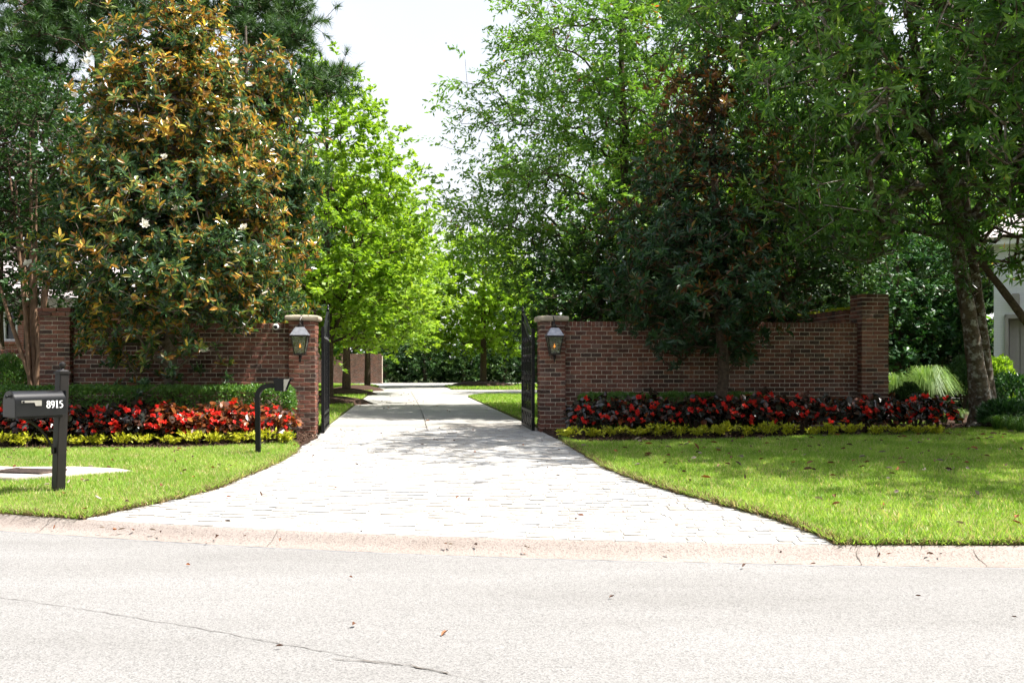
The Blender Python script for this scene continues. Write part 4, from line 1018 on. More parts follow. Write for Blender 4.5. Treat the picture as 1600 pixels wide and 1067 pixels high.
def crown_pts(prof, nclump, per, spread, seed, centre=(0, 0), sq=0.7, shell=0.55, axis=None):
    """clumps of twig ends filling a crown whose radius at each height is given by prof [(z, r)]"""
    rg = np.random.default_rng(seed); zz = np.array([p[0] for p in prof]); rr = np.array([p[1] for p in prof])
    zs = np.linspace(zz[0], zz[-1], 200); w = np.interp(zs, zz, rr) ** 1.6; cdf = np.cumsum(w) / w.sum()
    z = np.interp(rg.random(nclump), cdf, zs); rad = np.interp(z, zz, rr) * (shell + (1 - shell) * np.sqrt(rg.random(nclump)))
    rad *= np.where(rg.random(nclump) < 0.25, rg.random(nclump), 1.0) * (0.9 + 0.25 * rg.random(nclump))
    th = rg.random(nclump) * 2 * np.pi
    C = np.column_stack([centre[0] + rad * np.cos(th), centre[1] + rad * np.sin(th), z])
    sp = spread * (0.6 + 0.8 * rg.random(nclump))
    k_ = rg.poisson(per, nclump)
    ci = np.repeat(np.arange(nclump), k_)
    P = C[ci] + rg.normal(0, 1, (len(ci), 3)) * (sp[ci][:, None] * np.array([1, 1, sq]))
    return P, ci, rg

def branches(P, trunk, tip_r, up=0.35, grow=2.3, thin=0.0):
    """joins every twig end to the nearest wood below it; gives branch pieces with radii from a pipe model"""
    T = np.array(trunk, float); s_ = np.linspace(0, len(T) - 1, 28); idx = np.arange(len(T))
    TN = np.column_stack([np.interp(s_, idx, T[:, k_]) for k_ in range(3)])[4:]
    order = np.argsort(np.min(np.linalg.norm(P[:, None] - TN[None], axis=2), axis=1))
    n_t = len(TN); N = np.zeros((n_t + len(P), 3)); N[:n_t] = TN; par = np.full(n_t + len(P), -1); cnt = n_t
    depth = np.zeros(n_t + len(P)); axis_d = np.zeros(n_t + len(P))
    for i in order:
        d = P[i] - N[:cnt]; dist = np.linalg.norm(d, axis=1)
        cost = dist + up * np.maximum(0, -d[:, 2] + 0.25 * dist) + 0.28 * depth[:cnt]
        j = int(np.argmin(cost)); N[cnt] = P[i]; par[cnt] = j; depth[cnt] = depth[j] * 0.9 + dist[j] * 0.45; cnt += 1
    acc = np.zeros(cnt); acc[n_t:] = tip_r ** grow; leafy = np.ones(cnt)
    for k_ in range(cnt - 1, n_t - 1, -1): acc[par[k_]] += acc[k_]
    rad = acc ** (1 / grow)
    ch = np.arange(n_t, cnt); A = N[par[ch]]; B = N[ch]; rB = rad[ch]; rA = np.where(par[ch] < n_t, rB * 1.25, np.minimum(rad[par[ch]], rB * 1.5))
    mid = (A + B) / 2 + np.random.default_rng(1).normal(0, 0.07, A.shape) * np.linalg.norm(B - A, axis=1)[:, None]; mid[:, 2] += 0.05 * np.linalg.norm(B - A, axis=1); rM = (rA + rB) / 2
    dirs = unit(B - A); out = np.zeros_like(P); out[order] = dirs
    if thin:                                             # far trees: leave out twigs too fine to see
        k_ = rB > thin; A, B, mid, rA, rB, rM = A[k_], B[k_], mid[k_], rA[k_], rB[k_], rM[k_]
    bk = rB > tip_r * 1.9                                 # stout pieces get a bend, twigs stay straight
    return (np.concatenate([A[bk], mid[bk], A[~bk]]), np.concatenate([mid[bk], B[bk], B[~bk]]), np.concatenate([rA[bk], rM[bk], rA[~bk]]), np.concatenate([rM[bk], rB[bk], rB[~bk]])), out

def whorls(P, D, rg, nl, L_, W_, tilt=(35, 85), stem=0.05, tint=None, tj=0.2, droop=0.0):
    n_ = len(P) * nl; p = np.repeat(P, nl, 0); d = np.repeat(D, nl, 0); u, v = basis(d)
    ph = np.tile(np.arange(nl) * 2.39996, len(P)) + np.repeat(rg.random(len(P)) * 6.28, nl); al = np.radians(tilt[0] + (tilt[1] - tilt[0]) * rg.random(n_))
    ld = d * np.cos(al)[:, None] + (u * np.cos(ph)[:, None] + v * np.sin(ph)[:, None]) * np.sin(al)[:, None] + rg.normal(0, .12, (n_, 3)); ld[:, 2] -= droop
    nr = d + rg.normal(0, .3, (n_, 3))
    pos = p + d * (rg.random(n_) * stem)[:, None]
    t = np.clip((np.repeat(tint, nl) if tint is not None else 0.5) + rg.normal(0, tj, n_), 0, 1)
    return pos, ld, nr, L_ * (0.65 + .6 * rg.random(n_)), W_ * (0.7 + .5 * rg.random(n_)), t

def sprays(P, D, rg, nl, ln, L_, W_, tint=None, tj=0.2, droop=0.25, flat=0.7):
    n_ = len(P) * nl; p = np.repeat(P, nl, 0); d = np.repeat(D, nl, 0).copy(); u, v = basis(np.repeat(D, nl, 0))
    t_ = rg.random(n_); sgn = np.where(rg.random(n_) < .5, -1, 1)
    bend = np.zeros((n_, 3)); bend[:, 2] = -droop * t_ ** 2
    side = unit(np.column_stack([u[:, 0], u[:, 1], u[:, 2] * .3])) * sgn[:, None] * flat + rg.normal(0, .35, (n_, 3))
    pos = p + d * (ln * t_)[:, None] + bend * ln + rg.normal(0, 0.05 * ln, (n_, 3))
    ld = d * .55 + side + np.array([0, 0, -0.25]) + rg.normal(0, .2, (n_, 3)); nr = np.array([0, 0, 1.0]) + rg.normal(0, .55, (n_, 3))
    t = np.clip((np.repeat(tint, nl) if tint is not None else 0.5) + rg.normal(0, tj, n_), 0, 1)
    return pos, ld, nr, L_ * (0.6 + .7 * rg.random(n_)), W_ * (0.6 + .7 * rg.random(n_)), t

def outward(P, D, axis, rg, w=(0.5, 0.5, 0.35), upw=0.3):
    o = P - axis; o = unit(o); return unit(D * w[0] + o * w[1] + rg.normal(0, w[2], P.shape) + np.array([0, 0, upw]))

def tree(name, label, loc, trunk_paths, prof, leaf, mat, bark, nclump, per, spread, seed, centre=(0, 0), tip_r=0.006, group=None, sq=0.7, shell=.55, up=.35, upw=.3, kind="lance", mn=None, cup=.12, sides=3, filt=None, flare=True, limbs=True, cat="tree", rough=.05, twig=None):
    t = empty(name, loc, 0, label, cat, group)
    P, ci, rg = crown_pts(prof, nclump, per, spread, seed, centre, sq, shell)
    if filt is not None: k_ = filt(P + np.array(loc)); P, ci = P[k_], ci[k_]
    main = trunk_paths[0][0]
    (A, B, ra, rb2), D = branches(P, main, tip_r, up, thin=0.0062 * max(0.0, loc[1] - 22) / 10)
    trunk_mesh("trunk", trunk_paths, bark, t, seed=seed, rough=rough)
    if limbs: tubes("branches", A, B, ra, rb2, twig or bark, t, sides)["kind"] = "stuff" 
    ax = np.column_stack([np.full(len(P), centre[0]), np.full(len(P), centre[1]), P[:, 2] - 0.5])
    D = outward(P, D, ax, rg, upw=upw)
    ctint = rg.normal(0, 1, nclump)[ci]
    pos, ld, nr, L_, W_, tt = leaf(P, D, rg, ctint)
    me = leafmesh("crown", pos, ld, nr, L_, W_, mat, tt, kind, cup)
    c_ = link("crown", me, t)
    return t, P, D

def T3(px, d, z=0.0): x, y = atd(px, d); return (x, y, G(x, y) + z)

# --- magnolia in front of the left wall
mgl = T3(265, 17.45)
def mag_leaf(nl, L_, W_, base, sp_, tj, tilt=(30, 88)):
    return lambda P, D, rg, ct: whorls(P, D, rg, nl, L_, W_, tilt, 0.10, np.clip(base + sp_ * ct, 0.02, .98), tj)
trunk = [((0, 0, -.1), (0.03, 0, .5), (0.02, 0, 1.4), (-.02, 0.02, 2.6), (0.03, 0, 4.2), (0.04, 0, 5.8), (0.02, 0, 7.4))]
mag_prof = [(0.75, 0.6), (1.2, 1.05), (1.9, 1.65), (2.6, 1.92), (3.4, 1.86), (4.2, 1.70), (5.2, 1.46), (6.2, 1.15), (7.0, .85), (7.7, .5), (8.1, .1)]
tr_mag, PM, DM = tree("magnolia_tree", "bronze and yellow leaved magnolia before the left brick wall", mgl, [(trunk[0], [.15, .12, .11, .10, .085, .06, .02])], mag_prof,
     lambda P, D, rg, ct: whorls(P, D, rg, 11, .145, .056, (30, 88), .10, np.clip(.33 + .03 * (P[:, 2] - 2.5) + .16 * ct, .02, .98), .25), M['magnolia'], M['bark_grey'], 360, 15, 0.21, 64, centre=(0.02, 0), group="magnolias", upw=.45, kind="oval4", cup=.10, shell=.45, tip_r=.0055, up=.5,
     filt=lambda Q: (np.random.default_rng(5).random(len(Q)) < np.interp(Q[:, 2], [1.2, 1.7, 2.3, 2.6], [.12, .26, .62, 1.0])) & ~((Q[:, 2] < 2.2) & (Q[:, 1] > 17.9)) & ~((Q[:, 0] / Q[:, 1] < -.435) & (Q[:, 2] < 2.75)))
def blossom(parent, p, s, seed):
    rg = np.random.default_rng(seed); d = unit(np.array([[rg.normal(0, .4), -.7, .6]]))
    pos, ld, nr, L_, W_, tt = whorls(np.array([p]), d, rg, 9, 0.12 * s, 0.085 * s, (25, 80), .01, np.array([0.2 + .8 * rg.random()]), .1)
    return link("blossom", leafmesh("blossom", pos, ld, nr, L_, W_, M['blossom'], tt, "oval", .2, .05), parent)
for i, (px, py) in enumerate([(139, 90), (133, 98), (155, 136), (118, 152), (365, 98), (322, 113), (388, 133), (327, 180), (372, 173), (258, 246), (382, 358), (368, 396), (45, 412), (322, 549), (192, 300), (275, 328), (370, 395), (147, 167), (225, 352)]):
    zz = EYE + (575 - py) * 16.3 / FPX - mgl[2]; xx = (px - 800) / FPX * 16.3 - mgl[0]
    Rz = float(np.interp(zz, [p[0] for p in mag_prof], [p[1] for p in mag_prof])); yy_ = -math.sqrt(max(.05, Rz * Rz - min(xx * xx, Rz * Rz * .9))) * 0.95
    xx2 = (px - 800) / FPX * (mgl[1] + yy_) - mgl[0]; zz2 = EYE + (575 - py) * (mgl[1] + yy_) / FPX - mgl[2]
    blossom(tr_mag, (xx2, yy_, zz2), rnd.uniform(.6, .9), 200 + i)

# second magnolia behind the wall
m2 = T3(384, 21.5)
tree("magnolia_tree", "dark green magnolia behind the left gate pier and wall", m2, [(((0, 0, -.1), (0, 0, 2), (0.05, 0, 4.5), (0, 0, 8.6)), [.16, .13, .09, .02])],
     [(1.9, 1.0), (3, 1.25), (4.5, 1.25), (6, 1.1), (7.6, .75), (9, .25)], mag_leaf(11, 0.18, 0.07, .34, .16, .24), M['magnolia'], M['bark_grey'], 190, 10, .28, 62, group="magnolias", upw=.4, kind="oval4", shell=.5)
# magnolia before the right wall
mgr = T3(1128, 18.35)
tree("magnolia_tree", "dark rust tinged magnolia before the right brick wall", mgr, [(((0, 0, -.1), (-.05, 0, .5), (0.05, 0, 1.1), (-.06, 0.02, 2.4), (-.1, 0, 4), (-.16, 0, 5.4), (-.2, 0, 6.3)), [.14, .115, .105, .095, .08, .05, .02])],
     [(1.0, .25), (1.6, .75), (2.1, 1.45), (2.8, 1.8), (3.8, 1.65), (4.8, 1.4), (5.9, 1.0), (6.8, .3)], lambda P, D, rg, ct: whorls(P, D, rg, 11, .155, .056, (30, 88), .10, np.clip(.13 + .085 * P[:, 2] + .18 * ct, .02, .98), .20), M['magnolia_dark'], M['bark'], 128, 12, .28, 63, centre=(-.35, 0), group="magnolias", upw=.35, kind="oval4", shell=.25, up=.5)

# --- large tree at the right with two leaning stems and a canopy over the right lawn
bt = T3(1532, 20.3)
s1 = ((0.05, 0, -.15), (0.03, 0, .35), (-.08, 0, 1.2), (-.25, 0, 2.4), (-.54, 0, 4.0), (-.90, -.1, 5.4), (-1.25, -.3, 6.8), (-1.8, -.8, 8.2))
s2 = ((0.20, .12, -.15), (0.27, .12, .5), (0.17, .14, 1.6), (0.02, .15, 2.8), (-.2, .15, 4.2), (-.32, .2, 6.0), (-.2, .1, 8.5))
def trunk_window(Q):
    # the foliage stays open around the leaning stem
    iy = HORIZON - (Q[:, 2] - EYE) * FPX / Q[:, 1]; ix = 800 + Q[:, 0] * FPX / Q[:, 1]
    tx = np.interp(iy, [-80, 68, 120, 283, 367, 525], [1390, 1419, 1445, 1469, 1493, 1522])
    return ~((ix < 1160) & (iy > 95)) & ~((np.abs(ix - tx - 6) < 34) & (Q[:, 1] < 20.2) & (np.random.default_rng(12).random(len(Q)) < .93))
canopy_leaf = lambda P, D, rg, ct: whorls(P, D, rg, 12, 0.195, 0.056, (20, 110), .24, np.clip(.45 + .15 * ct, 0, .9), .16, .1)
bigtree, _, _ = tree("shade_tree", "tall tree with two leaning lichen covered stems spreading over the right lawn", bt,
     [(s1, [.36, .23, .175, .15, .135, .12, .10, .05]), (s2, [.26, .13, .095, .09, .09, .07, .03]),
      (((0, 0, 0.1), (-.35, -.3, -.02), (-.6, -.5, -.1)), [.16, .10, .03]), (((0, 0, 0.1), (.45, -.25, .0), (.75, -.4, -.1)), [.17, .10, .03]),
      (((-.55, -.30, 4.0), (-1.3, -1.6, 5.0), (-2.6, -2.8, 5.7), (-4.0, -3.6, 6.0)), [.10, .08, .06, .03]),
      (((-.90, -.1, 5.4), (-.8, -2.2, 6.1), (-.9, -4.2, 6.6)), [.09, .07, .03]), (((-.2, .15, 4.2), (.5, .1, 5.2), (1.3, -.2, 6.6)), [.08, .07, .03]), (((-1.0, -.15, 5.9), (-1.9, -.6, 6.6), (-3.2, -.8, 7.2)), [.09, .07, .03])],
     [(3.3, 2.2), (4.2, 4.2), (5.4, 5.1), (6.8, 5.3), (8.2, 5.2), (9.6, 4.6), (11.2, 2.4)], canopy_leaf, M['canopy'], M['bark_pale'], 520, 14, .42, 64, centre=(-2.2, -2.9), shell=.3, kind="fold", upw=.15, tip_r=.0075,
     filt=lambda Q: trunk_window(Q) & (Q[:, 1] > 9.5) & ~((Q[:, 0] / Q[:, 1] < 0.20) & (Q[:, 2] < 5.2)) & (Q[:, 0] / Q[:, 1] > 0.155) & (Q[:, 2] > 1.5 + Q[:, 1] * (575 - 425) / FPX) & ~((Q[:, 0] / Q[:, 1] > .385) & (Q[:, 0] / Q[:, 1] < .50) & (Q[:, 2] < 1.5 + Q[:, 1] * (575 - 300) / FPX) & (np.random.default_rng(8).random(len(Q)) < .9)) & ~((Q[:, 0] / Q[:, 1] > .39) & (Q[:, 1] < 18.5) & (Q[:, 2] < 1.5 + Q[:, 1] * .38) & (np.random.default_rng(9).random(len(Q)) < .55)))
# its dark neighbour at the right edge with a leaning limb
nt = T3(1668, 19.0)
tree("shade_tree", "dark tree at the right edge with a limb slanting across the white house", nt,
     [(((0, 0, -.1), (-.1, 0, 1.2), (-.3, 0, 2.6), (-.6, .1, 4.2), (-.9, .2, 6), (-1.1, .1, 8.5)), [.24, .19, .16, .13, .09, .03]), (((-.12, 0, 1.35), (-.65, .1, 2.0), (-1.15, .2, 2.75), (-1.6, .3, 3.4), (-2.2, .4, 4.4)), [.09, .08, .072, .06, .035]), (((-.35, 0, 2.9), (-.45, .3, 4.2), (-.4, .4, 6)), [.09, .08, .04])],
     [(3.2, 1.4), (4.4, 2.6), (6, 3.0), (7.6, 2.6), (9.4, 1.4)], lambda P, D, rg, ct: whorls(P, D, rg, 11, 0.17, 0.052, (35, 95), .14, np.clip(.35 + .15 * ct, 0, .9), .16, .1), M['canopy'], M['bark'], 130, 12, .45, 65, centre=(-.8, .3), shell=.3, kind="fold", upw=.1)

ot = (9.9, 12.7, G(9.9, 12.7))
tree("shade_tree", "leafy tree overhanging the lawn from beyond the right edge", ot, [(((0, 0, -.1), (0, 0, 2), (-.2, 0, 4.5), (-.4, .2, 7), (-.4, .2, 9)), [.25, .2, .16, .1, .03])],
     [(4.4, 1.9), (5.4, 3.1), (6.8, 3.7), (8.4, 3.3), (9.8, 1.4)], lambda P, D, rg, ct: whorls(P, D, rg, 10, 0.19, 0.06, (20, 110), .2, np.clip(.4 + .15 * ct, 0, .9), .16, .1), M['canopy'], M['bark'], 140, 11, .45, 67, centre=(-.4, 0), shell=.3, kind="fold", upw=.1)

# --- willow oak behind the right gate pier
wo_ = T3(984, 28.0)
wl_leaf = lambda nl: (lambda P, D, rg, ct: sprays(P, D, rg, nl, 0.75, 0.18, 0.060, np.clip(.45 + .15 * ct, 0, .9), .16, .25))
tree("willow_oak", "tall airy willow oak overhanging the driveway behind the right gate", wo_,
     [(((0, 0, -.1), (0.05, 0, 2), (-.05, 0, 4.5), (-.15, 0, 7), (-.25, 0, 10), (-.2, 0, 13)), [.26, .2, .16, .12, .08, .02]), (((-.05, 0, 4.3), (-.9, -.4, 4.6), (-2.2, -.8, 4.9), (-3.6, -1.0, 5.0)), [.08, .065, .045, .02]), (((0, 0, 3.4), (-1.2, -.5, 4.3), (-2.6, -.9, 5.6)), [.08, .06, .02])],
     [(2.6, 2.3), (4.0, 3.7), (5.2, 4.5), (6.4, 4.5), (7.8, 4.4), (9.3, 4.0), (11.0, 3.4), (13, 2.0), (14.5, .5)], wl_leaf(25), M['willow'], M['bark'], 340, 10, .48, 66, shell=.35, kind="flat", cup=.06, upw=.12, sq=.42, tip_r=.005, up=.2)
# --- row of bright oaks left of the driveway
lime_leaf = lambda nl, L_, W_: (lambda P, D, rg, ct: sprays(P, D, rg, nl, 0.55, L_, W_, np.clip(.5 + .17 * ct, 0, 1), .2, .2))
for (px, d, prof_, nc_, lab, sd) in (
    (512, 34, [(2.3, 2.4), (3.6, 3.0), (5.4, 3.0), (7.4, 2.6), (9.2, 1.9), (10.6, 1.0), (11.3, .3)], 150, "first bright green oak left of the driveway just past the gate", 71),
    (541, 46, [(2.6, 3.4), (4.0, 4.3), (6.0, 4.2), (8.0, 3.0), (10.0, 1.7), (11.2, .4)], 150, "second bright green oak along the left of the driveway", 72),
    (574, 62, [(2.8, 3.6), (4.4, 4.6), (6.2, 4.4), (8.0, 3.0), (9.4, 1.4), (10.2, .3)], 120, "farthest bright green oak along the left of the driveway", 73)):
    b0 = T3(px, d)
    hh = prof_[-1][0]
    tree("oak_tree", lab, b0, [(((0, 0, -.1), (0.02, 0, 2), (-.05, 0, hh * .5), (0, 0, hh * .95)), [.21, .16, .11, .02]), (((0, 0, 1.9), (.7, -.3, 3.6), (1.3, -.5, 5.8)), [.08, .06, .02]), (((0, 0, 2.1), (-.8, -.2, 3.8), (-1.2, -.4, 6.2)), [.08, .06, .02])], prof_,
         lime_leaf(21, 0.195 + (d - 34) * .0024, 0.125 + (d - 34) * .0018), M['lime'], M['bark'], int(nc_ * 1.5), 8, .50 + (d - 34) * .006, sd, shell=.45, kind="flat", group="oaks along the driveway", upw=.25, sq=.6)
# distant oak on the lawn right of the drive, with its mulch ring
b0 = T3(755, 66)
tree("oak_tree", "distant oak standing in a mulch ring before the far hedge", b0, [(((0, 0, -.1), (0.02, 0, 2), (0, 0, 5), (0, 0, 10)), [.24, .2, .14, .02])], [(2.6, 2.6), (4.2, 3.9), (6.2, 3.8), (8.2, 2.8), (10, 1.2), (10.9, .2)],
     lime_leaf(20, 0.26, 0.17), M['lime'], M['bark'], 190, 8, .6, 74, shell=.45, kind="flat", upw=.2, sq=.6)
def mound(loc, r_, h, label, seed):
    m_ = MB().lathe([(r_, 0), (r_ * .8, h * .5), (r_ * .45, h * .85), (.15, h)], (0, 0, 0), 22)
    rr = random.Random(seed); m_.v = [(x * (1 + rr.uniform(-.06, .06)), y * (1 + rr.uniform(-.06, .06)), z * (1 + rr.uniform(-.15, .15))) for x, y, z in m_.v]
    o = m_.build("mulch_mound", M['mulch'], None, smooth=True, loc=loc); tag(o, label, "mulch", "mulch mounds under the driveway trees")
mound((b0[0], b0[1], b0[2]), 2.4, .36, "mulch mound around the distant oak on the right lawn", 1)
for i, (px, d) in enumerate(((512, 34), (541, 46), (556, 54))):
    q = T3(px - (5 if i != 2 else 0), d); mound(q, 1.6, .28, ["mulch mound nearest the gate on the left lawn", "mulch mound under the second driveway oak", "farthest mulch mound on the left lawn"][i], 2 + i)

# --- pines at the upper left
def pine(label, px, d, h, clumps, seed, r_=.17):
    b_ = T3(px, d); rg = np.random.default_rng(seed)
    t = empty("pine_tree", b_, 0, label, "tree", "tall pines behind the left magnolia")
    tk = ((0, 0, -.1), (0.03, 0, h * .3), (-.05, 0, h * .6), (0, 0, h)); trunk_mesh("trunk", [(tk, [r_, r_ * .85, r_ * .6, .03])], M['bark'], t, seed=seed)
    C = []
    for (cpx, cpy, dd, ext) in clumps:
        c_ = np.array([(cpx - 800) / FPX * (d + dd) - b_[0], dd, EYE + (575 - cpy) * (d + dd) / FPX - b_[2]])
        n_ = int(58 * ext); C.append(c_ + rg.normal(0, 1, (n_, 3)) * np.array([.42, .42, .17]) * ext)
    P = np.concatenate(C)
    (A, B, ra, rb2), D = branches(P, tk, .007, .15); tubes("branches", A, B, ra, rb2, M['bark'], t, 4)["kind"] = "stuff" 
    D = unit(D * .7 + rg.normal(0, .3, D.shape) + [0, 0, .35])
    pos, ld, nr, L_, W_, tt = whorls(P, D, rg, 44, 0.25, 0.024, (10, 95), .22, np.clip(.5 + rg.normal(0, .2, len(P)), 0, 1), .15)
    link("crown", leafmesh("crown", pos, ld, nr, L_, W_, M['pine'], tt, "needle"), t)
pine("tall pine at the left edge with long needles", 47, 25, 16, [(20, 30, 0, 1.5), (75, 60, -1, 1.3), (110, 20, 0, 1.4), (10, 90, -1, 1.2), (60, 110, 1, 1.2), (20, 160, -3, 1.3), (-20, 175, -3, 1.2), (-30, 60, 0, 1.6), (130, 60, 1, 1.1), (50, -30, 0, 1.8), (130, -30, 0, 1.5)], 81)
pine("tall pine with its bare trunk showing beside the magnolia top", 156, 27, 17, [(150, 10, 0, 1.3), (200, 20, 0, 1.2), (100, 0, 1, 1.3), (175, -40, 0, 1.6), (95, 45, 1, 1.1), (235, 30, 1, 1.2)], 82)
pine("tall pine whose boughs reach past the magnolia into open sky", 300, 28, 17, [(345, 20, 0, 1.4), (395, 15, 0, 1.3), (430, 70, 0, 1.2), (415, 55, -1, 1.0), (440, 5, 0, 1.2), (485, 125, 0, 1.05), (455, 140, 0, 1.2), (500, 120, 0, .7), (508, 138, -1, .8), (522, 118, 0, .5), (458, 62, -1, .9), (462, 30, 0, .8), (430, 150, -1, 1.0), (445, 265, -2, 1.0), (470, 285, -2, .9), (300, 0, 0, 1.4), (380, -40, 0, 1.7)], 83)

# --- crape myrtle with many bare stems at the left edge
cm = T3(52, 19.6)
paths = []
for i, (x1_, z1, x2_, z2, r_) in enumerate(((-.06, .9, -.10, 2.3, .05), (-.02, 1.0, -.02, 2.8, .06), (.10, 1.0, .14, 2.7, .05), (.02, .8, -.35, 2.0, .045), (.16, .9, .02, 2.2, .05), (-.12, .9, -.16, 2.5, .05), (.05, .9, .26, 2.5, .045))):
    paths.append((((x1_ * .4, .05 * (i % 3), -.1), (x1_, .06 * (i % 3), z1), (x2_, .1 * (i % 3) - .1, z2), (x2_ * 2.2, .2 * (i % 3) - .2, z2 + 1.5), (x2_ * 3.5, .3 * (i % 3) - .3, z2 + 3)), [r_ * 1.2, r_, r_ * .85, r_ * .6, .01]))
tree("crape_myrtle", "multi stemmed crape myrtle with smooth tan trunks beside the left end pier", cm, paths, [(2.5, .9), (3.4, 1.7), (4.6, 2.1), (6, 1.8), (7, .8)],
     lambda P, D, rg, ct: sprays(P, D, rg, 18, .4, .085, .055, np.clip(.4 + .15 * ct, 0, 1), .2), M['evergreen'], M['bark_smooth'], 190, 8, .34, 84, centre=(-.3, .4), shell=.3, kind="flat", tip_r=.004, twig=M['bark'])
# dark leafy tree behind it, filling the left edge
q = T3(-10, 26)
tree("broadleaf_tree", "dark leafy tree filling the left edge behind the crape myrtle", q, [(((0, 0, -.1), (0, 0, 3), (.1, 0, 6), (0, 0, 9)), [.28, .22, .14, .03])], [(2.4, 1.6), (3.4, 2.6), (5.2, 3.0), (7.2, 2.4), (8.8, 1.1), (9.4, .2)],
     lambda P, D, rg, ct: sprays(P, D, rg, 20, .5, .14, .09, np.clip(.45 + .2 * ct, 0, 1), .2), M['evergreen'], M['bark'], 190, 9, .45, 85, shell=.4, kind="flat")

# --- evergreens and hollies behind the right wall and beyond
def ever(name, label, px, d, prof_, nc_, per, spread, seed, mat='evergreen', L_=.12, W_=.05, nl=14, group=None, kind="flat", ln=.4, sq=.7):
    b_ = T3(px, d); hh = prof_[-1][0]
    return tree(name, label, b_, [(((0, 0, -.1), (0, 0, hh * .4), (0, 0, hh * .9)), [.2, .14, .02])], prof_, lambda P, D, rg, ct: sprays(P, D, rg, nl, ln, L_ * 1.25, W_ * 1.5, np.clip(.45 + .2 * ct, 0, 1), .2), M[mat], M['bark'], int(nc_ * 1.5), per, spread, seed, group=group, shell=.45, kind=kind, sq=sq, sides=3)
ever("evergreen_tree", "dark evergreen behind the middle of the right wall", 1225, 24, [(.8, 1.6), (2.5, 2.0), (4.2, 1.7), (5.6, 1.0), (6.6, .2)], 90, 9, .38, 91)
ever("evergreen_tree", "dark evergreen behind the right wall beside the end pier", 1278, 25.5, [(.8, .8), (2.4, 1.1), (4.0, 1.0), (5.2, .7), (6.0, .2)], 80, 9, .36, 92)
ever("evergreen_tree", "dark evergreen behind the wall next to the right gate pier", 935, 25, [(.6, 1.4), (2.2, 1.9), (3.4, 1.7), (4.5, .8), (5, .1)], 70, 9, .38, 93)
ever("evergreen_tree", "dark evergreen between the willow oak and the right magnolia", 1060, 25, [(.8, 1.6), (2.6, 2.0), (4.5, 1.7), (6.2, 1.1), (7.4, .2)], 90, 9, .4, 94)
for i, (px, d, s_) in enumerate(((1402, 33, 1.0), (1452, 34, 1.05), (1512, 41, 1.3))):
    ever("holly_tree", ["glossy holly just past the tall end pier", "glossy holly behind the ornamental grass", "glossy holly behind the leaning trunks", "glossy holly behind the white house corner"][i], px, d, [(.2, 1.3 * s_), (1.5 * s_, 1.9 * s_), (3.2 * s_, 1.8 * s_), (4.8 * s_, 1.2 * s_), (6.0 * s_, .2)], 80, 10, .38, 95 + i, 'holly', .12, .06, 15, "hollies beyond the right wall")
ever("broadleaf_tree", "tall green tree behind the canopy at the upper right", 1290, 40, [(3, 2.5), (5.5, 4), (8.5, 4.2), (11.5, 3.2), (14.5, 1)], 110, 9, .6, 99, 'willow', .22, .10, 13)
ever("broadleaf_tree", "tall green tree standing behind the white house", 1480, 46, [(3, 3), (6, 4.5), (9.5, 4.8), (13, 3.4), (16, 1)], 110, 9, .7, 100, 'willow', .25, .11, 13)
ever("broadleaf_tree", "tall tree behind the willow oak right of the driveway", 1010, 48, [(2.5, 3), (5, 4.4), (8, 4.4), (11, 3), (13.5, .8)], 105, 9, .65, 101, 'willow', .25, .11, 13)
# far hedge row of conifers
for i, px in enumerate((602, 634, 664, 694, 724, 756, 790, 826, 862)):
    ord_ = ["first", "second", "third", "fourth", "fifth", "sixth", "seventh", "eighth", "ninth"][i]
    ever("hedge_conifer", "%s conifer from the far brick wall in the hedge across the driveway end" % ord_, px, 84 + (i % 2) * 2, [(.1, 1.5), (1.2, 1.75), (2.6, 1.4), (3.6, .7), (4.1 + .4 * (i % 3), .1)], 36, 10, .36, 110 + i, 'evergreen', .20, .085, 12, "conifers in the far hedge", ln=.5)
for i, (px, d, h) in enumerate(((470, 92, 9), (560, 96, 10), (640, 100, 8.5), (780, 98, 10), (880, 96, 13), (380, 60, 10), (1100, 70, 15), (1240, 70, 14), (250, 48, 9), (120, 46, 8), (1400, 62, 15), (1520, 66, 16), (1330, 52, 11))):
    lab = ["behind the driveway oaks", "beyond the far brick wall", "beyond the far hedge under the open sky", "beyond the far hedge past the distant oak", "beyond the far hedge behind the right gate leaf", "behind the second magnolia", "far behind the right magnolia", "far behind the right wall", "behind the brick house roof", "behind the crape myrtle", "beyond the hollies past the tall end pier", "beyond the hollies behind the leaning trunks", "beyond the mossy return wall"][i]
    ever("background_tree", "green background tree " + lab, px, d, [(.5, h * .30), (h * .3, h * .40), (h * .6, h * .34), (h * .85, h * .18), (h, .2)], 50, 9, .08 * h, 130 + i, 'willow', .038 * h, .020 * h, 11, "background trees")

